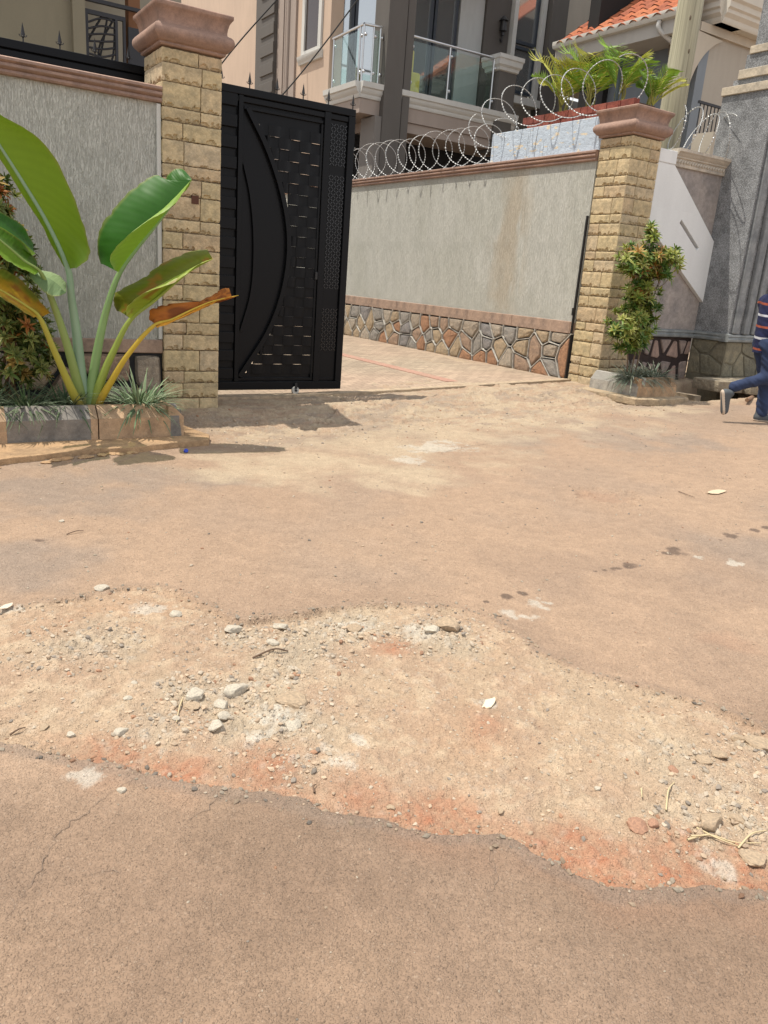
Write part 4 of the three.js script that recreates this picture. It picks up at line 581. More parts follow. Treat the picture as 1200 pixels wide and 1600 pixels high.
{
  const base = [0.80, 0.16, -7.0], t = thing('croton_bush', 'dark bushy shrub with orange leaf tips behind the banana plant', 'shrub', base), r = rng(72), L = new Leaves();
  const pal = [[[0.09, 0.14, 0.03], [0.26, 0.28, 0.07]], [[0.10, 0.16, 0.03], [0.42, 0.40, 0.12]], [[0.07, 0.12, 0.025], [0.14, 0.2, 0.05]]], hot = [[[0.42, 0.15, 0.04], [0.58, 0.27, 0.07]], [[0.36, 0.23, 0.06], [0.58, 0.42, 0.12]]];
  for (const [cx, cy, cz, ax, ay, az, n] of [[0.76, 1.62, -7.02, 0.27, 0.42, 0.22, 100], [0.84, 1.08, -6.98, 0.32, 0.45, 0.25, 130], [0.88, 0.6, -6.92, 0.36, 0.35, 0.28, 110], [1.02, 0.75, -7.05, 0.2, 0.3, 0.2, 30]]) for (let k = 0; k < n; k++) { const d = V3(r() * 2 - 1, r() * 2 - 1, r() * 2 - 1).normalize(), s = 0.45 + 0.55 * r(); rosette(L, V3(cx + d.x * ax * s - base[0], cy + d.y * ay * s - base[1], cz + d.z * az * s - base[2]), V3(d.x * 0.9, 0.7 + 0.4 * d.y, d.z * 0.9), r, { n: 14, len: 0.10, w: 0.024, pal: r() < (cy > 1.2 ? 0.3 : 0.12) ? hot : pal }); }
  part('crown', L.geo(), LEAFM, t);
  for (let k = 0; k < 5; k++) part('stem', taperTube([V3(rr(-0.1, 0.1, r), -0.03, rr(-0.05, 0.05, r)), V3(rr(-0.15, 0.15, r), 0.5, rr(-0.05, 0.1, r)), V3(rr(-0.3, 0.1, r), 1.2, rr(-0.1, 0.1, r))], [0.016, 0.012, 0.006], 12, 6), mat([0.18, 0.10, 0.05]), t);
}
function tuft(pos, label, { n = 110, len = 0.34, w = 0.011, seed = 1, spread = 0.1, pal = [[[0.14, 0.23, 0.11], [0.38, 0.43, 0.28]], [[0.11, 0.19, 0.09], [0.18, 0.27, 0.14]]], droop = 0.8 }) {
  const t = thing('ribbon_grass', label, 'plant', pos, 'strap-leaf tufts in the planters'), r = rng(seed), L = new Leaves(), m = new THREE.Matrix4();
  for (let k = 0; k < n; k++) { const az = r() * 6.283, open = 0.15 + 1.15 * Math.pow(r(), 0.8), e = new THREE.Quaternion().setFromEuler(new THREE.Euler(open, az, 0, 'YXZ')), l = len * (0.55 + 0.6 * r()), kd = pal[r() < 0.6 ? 0 : 1], t2 = 0.7 + 0.5 * r(); m.compose(V3(Math.sin(az) * spread * r(), 0, Math.cos(az) * spread * r()), e, V3(1, 1, 1)); L.add(blade(l, w * (0.8 + 0.5 * r()), droop * (0.3 + 0.9 * r()), 0.4), m, kd[0].map(x => x * t2), kd[1].map(x => x * t2)); }
  part('blades', L.geo(), LEAFR, t); return t;
}
const darkPal = [[[0.07, 0.12, 0.05], [0.17, 0.21, 0.12]], [[0.05, 0.10, 0.04], [0.08, 0.13, 0.06]]];
tuft([1.80, 0.15, -6.66], 'green and white striped grass tuft hanging over the kerb by the pillar', { n: 270, seed: 81, len: 0.34, droop: 0.75, w: 0.014, spread: 0.14 });
tuft([1.22, 0.15, -6.72], 'dark strap-leaf tuft at the foot of the orange-tipped bush', { n: 190, w: 0.012, spread: 0.14, seed: 82, pal: darkPal, len: 0.30 });
tuft([0.92, 0.15, -6.66], 'dark strap-leaf tuft at the foot of the orange-tipped bush', { n: 190, w: 0.012, spread: 0.14, seed: 83, pal: darkPal, len: 0.31 });
tuft([0.62, 0.15, -6.68], 'dark strap-leaf tuft at the foot of the orange-tipped bush', { n: 190, w: 0.012, spread: 0.14, seed: 84, pal: darkPal, len: 0.31 });
const palePal = [[[0.17, 0.21, 0.15], [0.40, 0.42, 0.33]], [[0.14, 0.19, 0.14], [0.20, 0.25, 0.18]]];
tuft([8.06, 0.34, -6.80], 'pale striped grass tuft in the planter below the variegated shrub', { n: 170, w: 0.014, seed: 85, pal: palePal, len: 0.3 });
tuft([8.30, 0.34, -6.78], 'pale striped grass tuft in the planter below the variegated shrub', { n: 170, w: 0.014, seed: 86, pal: palePal, len: 0.3 });
tuft([8.52, 0.34, -6.82], 'pale striped grass tuft in the planter below the variegated shrub', { n: 170, w: 0.014, seed: 87, pal: palePal, len: 0.3 });
// ------------------------------------------------------------------ neighbour's wall and pier
{
  const wallM = stony([0.44, 0.40, 0.38], { rep: 0.8, bump: 0.004 }), bandM = painted([0.80, 0.82, 0.82]), cornM = stony([0.70, 0.64, 0.55], { rep: 1.2, bump: 0.002 }), ledgeM = stony([0.30, 0.33, 0.34], { rep: 1.2, bump: 0.002, rough: 0.6 });
  const t = thing('neighbour_wall', 'mauve-grey wall with a raised pale diagonal band and rope cornice', 'wall', [0, 0, 0]), z = -7.50;
  part('panel', bx(8.615, 10.06, 0.95, 3.04, z - 0.22, z), wallM, t);
  { const s = shapeOf([[8.615, 3.035], [8.97, 3.035], [10.048, 2.18], [10.048, 1.36], [8.615, 2.30]]), h = new THREE.Path(); const a = [9.27, 2.376], b = [9.735, 2.05], n = [0.032, 0.046]; h.moveTo(a[0] - n[0] / 2, a[1] - n[1] / 2); h.lineTo(b[0] - n[0] / 2, b[1] - n[1] / 2); h.lineTo(b[0] + n[0] / 2, b[1] + n[1] / 2); h.lineTo(a[0] + n[0] / 2, a[1] + n[1] / 2); s.holes.push(h);
    part('diagonal_band', uvm(new THREE.ExtrudeGeometry(s, { depth: 0.055, bevelEnabled: true, bevelSize: 0.004, bevelThickness: 0.004, bevelSegments: 1 }).translate(0, 0, z + 0.002)), bandM, t); }
  part('corner_block', rbx(8.64, 8.98, 3.04, 3.20, z - 0.24, z + 0.07, 0.01), bandM, t);
  const co = part('cornice', profX([[-0.22, 3.035], [0.03, 3.035], [0.035, 3.055], [0.03, 3.065], [0.03, 3.13], [0.05, 3.14], [0.05, 3.155], [0.075, 3.175], [0.09, 3.205], [0.10, 3.21], [0.10, 3.245], [-0.22, 3.245]], 8.985, 10.07, z), cornM, t);
  const bead = new THREE.CapsuleGeometry(0.018, 0.03, 3, 8).rotateZ(-0.85); for (let k = 0; k < 19; k++) { const b = part('rope_bead', bead, cornM, co); b.position.set(9.02 + k * 0.055, 3.098, z + 0.032); }
  const ledge = [[-0.1, 0.845], [0.03, 0.845], [0.05, 0.855], [0.055, 0.885], [0.035, 0.895], [0.03, 0.91], [0.045, 0.92], [0.04, 0.945], [0.0, 0.955], [-0.1, 0.955]];
  part('ledge', profX(ledge, 8.615, 10.0, z), ledgeM, t);
  const base = part('plinth', bx(8.615, 10.03, -0.4, 0.85, z - 0.2, z - 0.002), stony([0.05, 0.032, 0.028], { rep: 2 }), t);
  masonry(base, 1.42, 0.66, 8, 2, 133, g => g.translate(8.62, 0.19, z - 0.006), { shrink: 0.06, depth: 0.02, ribbon: null, mats: [[0.42, 0.33, 0.29], [0.48, 0.34, 0.28], [0.38, 0.31, 0.28]].map(c => stony(c, { rep: 3 })) });

  const pr = mat([0.42, 0.435, 0.45], { map: rep(granMap, 1.4), bumpMap: rep(granMap, 1.4), bumpScale: 0.005, roughness: 0.95 }), cream = stony([0.66, 0.58, 0.46], { rep: 1.2, bump: 0.002 }), flute = stony([0.30, 0.32, 0.335], { rep: 1, bump: 0.003 });
  const p = thing('neighbour_gate_pier', 'rough grey gate pier with fluted front and stepped cream bands', 'pier', [0, 0, 0]);
  part('shaft', bx(10.05, 11.2, 0.90, 4.06, -7.72, -6.93), pr, p);
  part('step_block', bx(10.06, 11.2, 4.165, 4.24, -7.60, -6.94), pr, p); part('step_block', bx(10.07, 11.2, 4.352, 4.53, -7.47, -6.95), pr, p); part('step_block', bx(10.08, 11.2, 4.625, 5.2, -7.38, -6.96), pr, p);
  part('cream_band', rbx(10.02, 11.23, 4.06, 4.165, -7.735, -6.90, 0.008), cream, p); part('cream_band', rbx(10.035, 11.23, 4.24, 4.352, -7.53, -6.91, 0.008), cream, p); part('cream_band', rbx(10.05, 11.23, 4.53, 4.625, -7.43, -6.92, 0.008), cream, p);
  for (let k = 0; k < 4; k++) part('flute_rib', rbx(10.09 + k * 0.22, 10.22 + k * 0.22, 0.957, 4.05, -6.935, -6.885 + (k % 2) * 0.02, 0.02), flute, p);
  part('ledge', profX(ledge, 10.0, 11.25, -6.93), ledgeM, p); part('ledge', profZ(ledge, -7.5, -6.931, 10.05, -1), ledgeM, p);
  const bs = part('base', bx(10.045, 11.2, -0.3, 0.85, -7.5, -6.925), stony([0.22, 0.20, 0.145], { rep: 1 }), p);
  const gm = [[0.27, 0.25, 0.18], [0.24, 0.22, 0.16], [0.30, 0.27, 0.19]].map(c => stony(c, { rep: 1.6, bump: 0.012 }));
  masonry(bs, 1.15, 0.5, 4, 2, 77, g => g.translate(10.05, 0.35, -6.928), { shrink: 0.012, depth: 0.015, ribbon: null, mats: gm }); masonry(bs, 0.57, 0.5, 2, 2, 78, g => { g.rotateY(-Math.PI / 2); g.translate(10.048, 0.35, -7.5); }, { shrink: 0.012, depth: 0.015, ribbon: null, mats: gm });
  // broken concrete covers over the drain
  const slab = (pts, y0, h, seed) => { const s = new THREE.ExtrudeGeometry(shapeOf(pts.map(([x, zz]) => [x, -zz])), { depth: h, bevelEnabled: true, bevelSize: 0.012, bevelThickness: 0.012, bevelSegments: 2, steps: 2 }).rotateX(-Math.PI / 2).translate(0, y0, 0), q = s.attributes.position; for (let i = 0; i < q.count; i++) { const k = fbm(q.getX(i) * 9 + seed, q.getZ(i) * 9 + q.getY(i) * 7, 2, 90) - 0.5; q.setXYZ(i, q.getX(i) + 0.03 * k, q.getY(i) + 0.02 * k, q.getZ(i) - 0.03 * k); } return uvm(toCreasedNormals(s, 0.5)); };
  const sm = stony([0.40, 0.34, 0.25], { rep: 1.3, bump: 0.02 });
  single('drain_cover', slab([[9.56, -6.98], [9.60, -6.62], [9.78, -6.55], [9.98, -6.52], [10.04, -6.60], [10.10, -6.92]], 0.205, 0.13, 1), sm, 'broken concrete drain slab lying against the mauve wall and pier corner', 'slab');
  single('drain_cover', slab([[10.13, -6.92], [10.07, -6.60], [10.02, -6.40], [10.5, -6.15], [11.2, -6.05], [11.3, -6.92]], 0.20, 0.14, 5), sm, 'long cracked concrete drain slab along the foot of the grey pier', 'slab');
  single('drain_wall', bx(8.98, 9.10, -0.5, 0.17, -7.3, -6.5), stony([0.35, 0.28, 0.2], { rep: 1.5 }), 'low mortared side of the open drain under the slabs', 'drain');
  single('drain_pipe', uvm(new THREE.CylinderGeometry(0.025, 0.03, 0.9, 10).rotateZ(Math.PI / 2 - 0.05).rotateY(0.5).translate(9.75, 0.17, -6.22)), stony([0.34, 0.2, 0.12], { rep: 2 }), 'rusty pipe lying along the drain edge by the walking person', 'pipe');
}
// ------------------------------------------------------------------ blue parapet, red trough and palms
{
  const bm = mat([1, 1, 1], { map: rep(blueMap, 0.55, 1.1), bumpMap: rep(stoneBump, 2), bumpScale: 0.008, roughness: 0.9 });
  const g = rbx(8.10, 8.30, 3.138, 3.55, -10.2, -7.93, 0.012); single('parapet', g, bm, 'flaking pale blue parapet on top of the driveway wall', 'wall');
  const t = thing('brick_trough', 'red brick planting trough behind the blue parapet', 'planter', [8.32, 3.45, 0]), red = [[0.30, 0.075, 0.05], [0.36, 0.10, 0.065], [0.26, 0.07, 0.05]].map(c => stony(c, { rep: 2 }));
  part('soil', bx(0.06, 0.4, 0, 0.27, -9.75, -7.7), KERBM.soil, t); let r = rng(15);
  for (let j = 0; j < 3; j++) for (let k = 0; k < 9; k++) { const z0 = -9.8 + k * 0.235 + (j % 2) * 0.11; if (z0 > -7.75) continue; part('brick', rbx(0.0, 0.1, 0.0 + j * 0.105, 0.098 + j * 0.105, z0, z0 + 0.225, 0.006, 1), red[(r() * 3) | 0], t); }
}
function palm(pos, label, seed, nf, len, hot = 0.3) {
  const t = thing('areca_palm', label, 'palm', pos, 'palms in the brick trough'), r = rng(seed);
  for (let s = 0; s < 5; s++) { const p = [V3(rr(-0.05, 0.05, r), -0.05, rr(-0.06, 0.06, r)), V3(rr(-0.08, 0.08, r), 0.2, rr(-0.08, 0.08, r)), V3(rr(-0.1, 0.1, r), 0.4, rr(-0.1, 0.1, r))]; part('cane', taperTube(p, [0.014, 0.01], 8, 6), mat([0.26, 0.24, 0.07]), t); }
  for (let f = 0; f < nf; f++) {
    const az = f * 2.4 + r() * 0.7, up = 0.6 + 0.75 * r(), L = len * (0.75 + 0.4 * r()), d = V3(Math.sin(az), 0, Math.cos(az)), pts = []; for (let k = 0; k <= 6; k++) { const u = k / 6; pts.push(V3(d.x * L * u * (1 - up * 0.45), 0.18 + L * (up * u - 0.62 * up * u * u) + 0.12 * u, d.z * L * u * (1 - up * 0.45))); }
    const c = new THREE.CatmullRomCurve3(pts), lv = new Leaves(), m = new THREE.Matrix4(), n = 16, warm = r() < hot;
    for (let k = 3; k <= n; k++) for (const s of [-1, 1]) { const u = k / n, p = c.getPoint(u), tg = c.getTangent(u), side = V3().crossVectors ? new THREE.Vector3().crossVectors(tg, UPV).normalize().multiplyScalar(s) : d; const dir = side.clone().multiplyScalar(0.8).addScaledVector(tg, 0.55).add(V3(0, 0.18 - 0.2 * r(), 0)).normalize(); const ll = L * 0.42 * Math.sin(Math.PI * (0.12 + 0.8 * u)) * (0.8 + 0.3 * r());
      const q = new THREE.Quaternion().setFromUnitVectors(UPV, dir); m.compose(p, q, V3(1, 1, 1)); const k2 = 0.8 + 0.4 * r(), cA = (warm ? [0.50, 0.52, 0.07] : [0.24, 0.40, 0.05]).map(x => x * k2), cB = (warm ? [0.60, 0.56, 0.11] : [0.32, 0.48, 0.07]).map(x => x * k2); lv.add(blade(ll, 0.021, 0.35, 0.3), m, cA, cB); }
    const fr = part('frond', lv.geo(), LEAFM, t); part('rachis', taperTube(pts, [0.007, 0.003], 14, 5), mat([0.36, 0.36, 0.08]), fr);
  }
}
palm([8.55, 3.72, -9.25], 'yellow-green palm at the house end of the brick trough', 31, 11, 0.85, 0.6);
palm([8.58, 3.72, -8.75], 'arching palm in the middle of the brick trough', 32, 10, 0.85, 0.4);
palm([8.60, 3.72, -8.25], 'leafy palm at the pillar end of the brick trough', 33, 11, 0.72, 0.2);
palm([8.95, 3.62, -7.95], 'low spreading palm between the pillar and the wooden pole', 34, 12, 0.55, 0.2);
single('fence_post', bx(8.40, 8.435, 3.5, 4.32, -8.12, -8.085), mat([0.05, 0.07, 0.08]), 'short dark upright stake behind the gate pillar capital', 'post');
// wooden pole
{
  const g = new THREE.CylinderGeometry(0.155, 0.185, 11, 28, 60), p = g.attributes.position; for (let i = 0; i < p.count; i++) { const y = p.getY(i), a = Math.atan2(p.getZ(i), p.getX(i)), k = 1 + 0.05 * (fbm(a * 2 + 7, y * 0.8, 3, 400) - 0.5) + 0.02 * (vnoise(a * 9, y * 1.5, 402) - 0.5); p.setX(i, p.getX(i) * k + 0.02 * Math.sin(y * 0.7)); p.setZ(i, p.getZ(i) * k); } g.computeVertexNormals(); g.translate(9.785, 5.4, -8.3);
  const wm = mat([0.60, 0.60, 0.57], { map: rep(woodMap, 3, 5), bumpMap: rep(woodMap, 3, 5), bumpScale: 0.006, roughness: 0.9 });
  const t = thing('utility_pole', 'thick weathered wooden pole rising behind the gate pillar', 'pole', [0, 0, 0]); part('shaft', g, wm, t);
  for (const [y, a] of [[4.62, 2.0], [5.02, 2.3], [4.25, 1.8]]) { const k = part('knot', new THREE.SphereGeometry(0.02, 8, 6).scale(0.7, 1.8, 0.7), mat([0.12, 0.09, 0.06]), t); k.position.set(9.785 + 0.17 * Math.cos(a), y, -8.3 + 0.17 * Math.sin(a)); }
}
// ------------------------------------------------------------------ house with the balcony
{
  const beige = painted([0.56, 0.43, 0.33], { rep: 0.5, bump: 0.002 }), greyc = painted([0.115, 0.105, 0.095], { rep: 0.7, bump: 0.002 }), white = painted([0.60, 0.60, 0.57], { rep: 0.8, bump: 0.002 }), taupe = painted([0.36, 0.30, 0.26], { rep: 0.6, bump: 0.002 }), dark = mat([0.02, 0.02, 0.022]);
  const glass = mat([0.60, 0.62, 0.62], { metalness: 0.85, roughness: 0.05 }), navy = mat([0.035, 0.045, 0.06], { roughness: 0.4 });
  const pane = new THREE.MeshPhysicalMaterial({ color: new THREE.Color(0.86, 0.95, 0.92), transmission: 1, thickness: 0, roughness: 0.03, ior: 1.5 });
  const h = thing('balcony_house', 'beige house with grey columns and a glass-railed balcony above the driveway wall', 'house', [0, 0, 0]);
  const X = 8.74, ZB = -15.47, ZF = -16.9;
  part('side_wall', bx(X, X + 0.3, 1.5, 11, -30, ZF), beige, h); part('front_wall', bx(X + 0.3, 16.5, 1.5, 11, ZF - 1.7, ZF - 1.4), painted([0.42, 0.40, 0.38], { rep: 0.5, bump: 0.002 }), h);
  // dark recess under the balcony
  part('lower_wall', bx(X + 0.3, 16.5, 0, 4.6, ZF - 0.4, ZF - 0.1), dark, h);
  // grooved grey pilaster and pipes on the side wall
  const pil = part('pilaster', bx(X - 0.18, X - 0.001, 1.5, 11, -20.55, -19.45), greyc, h); for (let k = 0; k < 12; k++) part('groove_block', rbx(X - 0.21, X - 0.179, 4.2 + k * 0.42, 4.45 + k * 0.42, -20.2, -19.42, 0.01), greyc, pil);
  part('pilaster', bx(X - 0.10, X - 0.001, 1.5, 11, -19.44, -19.10), taupe, h); part('pilaster', bx(X - 0.05, X - 0.001, 1.5, 11, -18.85, -18.55), taupe, h);
  for (const z of [-19.0, -18.9]) part('downpipe', new THREE.CylinderGeometry(0.05, 0.05, 9, 12).translate(X - 0.06, 6, z), taupe, h);
  const w = part('window', bx(X - 0.012, X - 0.004, 6.12, 8.6, -18.08, -17.4), mat([0.05, 0.035, 0.03], { roughness: 0.15 }), h);
  part('frame', merge([bx(X - 0.05, X - 0.002, 6.03, 8.7, -18.22, -18.08), bx(X - 0.05, X - 0.002, 6.03, 8.7, -17.4, -17.26), bx(X - 0.05, X - 0.002, 6.03, 6.12, -18.08, -17.4), bx(X - 0.03, X - 0.002, 7.2, 7.26, -18.08, -17.4)]), white, w);
  part('sill', profZ([[0, 5.86], [0.05, 5.87], [0.06, 5.92], [0.09, 5.95], [0.10, 6.03], [0, 6.03]], -18.32, -17.2, X - 0.002, -1), white, w);
  // balcony slab with moulded edge
  const edge = [[-0.2, 4.86], [0.0, 4.86], [0.02, 4.90], [0.02, 4.93], [0.07, 4.98], [0.08, 5.03], [0.11, 5.05], [0.12, 5.15], [-0.2, 5.15]];
  const b = part('balcony', bx(X + 0.02, 13.0, 4.58, 4.86, ZF - 1.4, ZB - 0.02), taupe, h);
  part('floor_slab', bx(X + 0.2, 12.8, 4.87, 5.15, ZF - 1.4, ZB - 0.21), white, b); part('moulding', profX(edge, X - 0.0, 12.9, ZB), white, b); part('moulding', profZ(edge, ZF, ZB - 0.002, X + 0.001, -1), white, b);
  part('soffit_beam', bx(X + 0.6, 13.0, 4.38, 4.575, ZB - 1.2, ZB - 0.06), taupe, h);
  part('column', bx(9.24, 9.68, 0.5, 11, ZB - 0.42, ZB + 0.13), greyc, h, 'tall dark grey column'); part('column', bx(9.72, 9.9, 0.5, 11, ZB - 0.38, ZB + 0.09), greyc, h); part('column_base', rbx(9.08, 9.3, 0.5, 4.56, ZB - 0.5, ZB + 0.1, 0.02), painted([0.19, 0.175, 0.16], { rep: 0.7 }), h);
  part('pedestal', bx(12.25, 12.75, 4.3, 6.02, ZB - 0.4, ZB + 0.06), greyc, h); part('pedestal_cap', squareLathe([[0, 5.98], [0.03, 6.0], [0.04, 6.06], [0.08, 6.1], [0.09, 6.2], [0.11, 6.22], [0.11, 6.3], [-0.1, 6.3]], 12.25, 12.75, ZB - 0.4, ZB + 0.06), white, h);
  // glass balustrade
  const rl = part('handrail', merge([tube([[X + 0.05, 6.17, ZF + 0.05], [X + 0.05, 6.2, ZB - 0.06]], 0.028, 4, 8), tube([[X + 0.05, 6.2, ZB - 0.06], [9.2, 6.22, ZB - 0.06]], 0.028, 4, 8), tube([[9.93, 6.22, ZB - 0.06], [12.24, 6.22, ZB - 0.06]], 0.028, 4, 8)]), M.steel, h);
  for (const [x, z] of [[X + 0.05, ZF + 0.1], [X + 0.05, ZB - 0.2], [X + 0.05, ZB - 0.06], [X + 0.28, ZB - 0.06], [9.18, ZB - 0.06], [9.94, ZB - 0.06], [10.95, ZB - 0.06], [12.17, ZB - 0.06]]) { const p = part('baluster', new THREE.CylinderGeometry(0.02, 0.02, 1.04, 8).translate(0, 5.68, 0), M.steel, rl); p.position.set(x, 0, z); for (const y of [5.35, 6.02]) { const c = part('glass_clamp', new THREE.SphereGeometry(0.035, 8, 6), M.steel, rl); c.position.set(x + 0.03, y, z + 0.02); } }
  part('glass_panel', bx(X + 0.045, X + 0.055, 5.2, 6.12, ZF + 0.14, ZB - 0.26), pane, h); part('glass_panel', bx(X + 0.3, 9.16, 5.2, 6.14, ZB - 0.065, ZB - 0.055), pane, h); part('glass_panel', bx(9.98, 10.9, 5.2, 6.14, ZB - 0.065, ZB - 0.055), pane, h); part('glass_panel', bx(11.0, 12.12, 5.2, 6.14, ZB - 0.065, ZB - 0.055), pane, h);
  // glazing behind the balcony
  const ZG = ZF - 0.25; const gl = (x0, x1, y0, y1, z = ZG) => { const f = part('window', bx(x0 + 0.05, x1 - 0.05, y0 + 0.05, y1 - 0.05, z - 0.02, z - 0.01), glass, h); part('frame', merge([bx(x0, x0 + 0.07, y0, y1, z - 0.05, z + 0.04), bx(x1 - 0.07, x1, y0, y1, z - 0.05, z + 0.04), bx(x0 + 0.07, x1 - 0.07, y0, y0 + 0.07, z - 0.05, z + 0.04), bx(x0 + 0.07, x1 - 0.07, y1 - 0.07, y1, z - 0.05, z + 0.04)]), navy, f); return f; };
  gl(8.9, 9.42, 5.16, 8.6); gl(9.45, 10.3, 5.16, 8.6); gl(10.34, 11.5, 5.16, 8.6); gl(11.54, 12.2, 5.16, 8.6);
  part('wall_panel', bx(12.25, 12.95, 5.15, 9, ZG - 0.1, ZG + 0.05), painted([0.52, 0.54, 0.53], { rep: 0.6, bump: 0.002 }), h); part('wall_panel', bx(12.96, 13.7, 3, 9, ZG - 0.1, ZG + 0.12), greyc, h);
  const lz = ZG + 0.2; part('wall_lamp', merge([new THREE.CylinderGeometry(0.07, 0.09, 0.22, 8).translate(13.45, 7.4, lz), new THREE.ConeGeometry(0.12, 0.12, 8).translate(13.45, 7.57, lz), new THREE.CylinderGeometry(0.03, 0.05, 0.1, 8).translate(13.45, 7.24, lz), tube([[13.45, 7.2, lz], [13.45, 7.05, lz - 0.02], [13.45, 7.15, ZG + 0.1]], 0.02, 10, 6)].map(g => { g.deleteAttribute('uv'); return g; })), mat([0.02, 0.02, 0.022], { roughness: 0.4 }), h);
  gl(13.85, 14.6, 7.15, 9.4, ZG + 0.1); gl(13.85, 14.6, 6.05, 7.1, ZG + 0.1);
  part('window_jamb', bx(13.72, 13.84, 5.95, 9.4, ZG, ZG + 0.25), white, h); part('window_jamb', bx(14.62, 14.74, 5.95, 9.4, ZG, ZG + 0.25), white, h); part('sill', bx(13.68, 14.8, 5.78, 5.95, ZG, ZG + 0.35), white, h);
  part('column', bx(14.78, 15.3, 0.5, 11, ZG - 0.1, ZG + 0.4), greyc, h); part('side_wing', bx(15.31, 19, 0, 6.59, ZG - 1.4, ZG - 1.2), painted([0.30, 0.31, 0.32]), h); part('side_wing', bx(15.3, 17.5, 6.9, 11, ZG - 1.2, ZG - 0.2), painted([0.50, 0.44, 0.36], { rep: 0.5, bump: 0.002 }), h); part('wing_soffit', bx(15.3, 17.5, 6.6, 6.9, ZG - 1.0, ZG + 0.6), painted([0.50, 0.45, 0.38], { rep: 0.5 }), h); part('column', bx(17.1, 17.5, 5.5, 11, ZG - 0.2, ZG + 0.3), greyc, h);
  part('ceiling', bx(X + 0.3, 13, 8.62, 8.75, ZF - 1.4, ZB), painted([0.35, 0.22, 0.10], { rep: 0.7 }), h);
  single('balcony_chair', merge([rbx(9.98, 10.36, 5.17, 5.62, ZB - 0.62, ZB - 0.25, 0.04), rbx(9.98, 10.34, 5.62, 6.1, ZB - 0.62, ZB - 0.52, 0.03)]), mat([0.72, 0.52, 0.10]), 'mustard yellow seat standing behind the balcony glass', 'chair');
  // ground-floor window wall seen under the balcony
}
// overhead service wires
{
  const wm = mat([0.03, 0.03, 0.03]);
  single('service_cable', tube([[6.4, 4.9, -18.6], [7.2, 6.0, -18.4], [8.55, 7.6, -18.2]], 0.016, 24, 5), wm, 'upper thin black cable slanting past the beige house wall', 'cable');
  single('service_cable', tube([[6.1, 3.6, -15.8], [7.0, 4.6, -15.4], [8.2, 6.3, -14.9], [9.0, 7.6, -14.5]], 0.014, 24, 5), wm, 'lower thin black cable slanting across the narrow window', 'cable');
}
// ------------------------------------------------------------------ tiled-roof house
{
  const t = thing('tiled_house', 'house with an orange clay tile roof and white gutter behind the pole', 'house', [0, 0, 0]), white = painted([0.52, 0.50, 0.46], { rep: 0.6, bump: 0.002 }), blue = painted([0.22, 0.25, 0.28], { rep: 0.5, bump: 0.002 });
  const X = 13.0, Z0 = -14.5, Z1 = -11.25; part('wall', bx(X + 0.75, X + 1, 0, 6.12, Z0 + 0.2, Z1), blue, t);
  part('wall', bx(X + 1, X + 6, 0, 6.4, Z1 - 0.3, Z1 - 0.02), painted([0.42, 0.38, 0.32], { rep: 0.5 }), t);
  part('soffit', bx(X + 0.05, X + 0.8, 6.125, 6.18, Z0, Z1), white, t); part('fascia', bx(X + 0.02, X + 0.05, 6.12, 6.42, Z0, Z1), white, t);
  const gut = part('gutter', profZ([[0, 6.36], [0.09, 6.37], [0.12, 6.42], [0.12, 6.50], [0.105, 6.50], [0.1, 6.43], [0.08, 6.39], [0, 6.385]], Z0, Z1, X + 0.02, -1), mat([0.62, 0.60, 0.54], { roughness: 0.5 }), t);
  part('downpipe', tube([[X - 0.04, 6.36, -11.66], [X - 0.04, 6.24, -11.66], [X + 0.25, 6.02, -11.5], [X + 0.66, 5.85, -11.45], [X + 0.70, 5.7, -11.43], [X + 0.70, 2, -11.43]], 0.045, 60, 10), mat([0.50, 0.50, 0.48], { roughness: 0.5 }), gut);
  // clay tiles: each a barrel-and-pan tile on the slope
  const tile = (() => { const g = new THREE.PlaneGeometry(0.30, 0.38, 8, 2), p = g.attributes.position; for (let i = 0; i < p.count; i++) { const u = p.getX(i) / 0.30, v = p.getY(i) / 0.38; p.setZ(i, 0.035 * Math.cos(u * Math.PI * 2) * (0.9) + (v < 0 ? 0.03 * (-v) : 0)); } g.computeVertexNormals(); return uvm(g); })();
  const thick = mergeGeometries([tile, tile.clone().translate(0, 0, -0.014)]);
  const tm = [[0.52, 0.155, 0.065], [0.46, 0.13, 0.06], [0.56, 0.19, 0.085], [0.40, 0.12, 0.06]].map(c => stony(c, { rep: 1.5, bump: 0.004 })), rf = part('roof', (() => { const a = 0.62, g = new THREE.BoxGeometry(6, 0.04, Z1 - Z0); g.translate(3, -0.06, 0); g.rotateZ(a); g.translate(X - 0.05, 6.46, (Z0 + Z1) / 2); return uvm(g); })(), tm[3], t);
  const r = rng(61), a = 0.62; for (let i = 0; i < 9; i++) for (let k = 0; k < 11; k++) { const m = part('roof_tile', thick, tm[(r() * 4) | 0], rf), s = 0.12 + i * 0.33; m.position.set(X - 0.05 + Math.cos(a) * s, 6.475 + Math.sin(a) * s + rr(0, 0.008, r), Z1 - 0.15 - k * 0.288); m.rotation.set(0, 0, 0); m.quaternion.setFromRotationMatrix(new THREE.Matrix4().makeBasis(V3(0, 0, 1), V3(Math.cos(a), Math.sin(a), 0), V3(-Math.sin(a), Math.cos(a), 0))); }
}
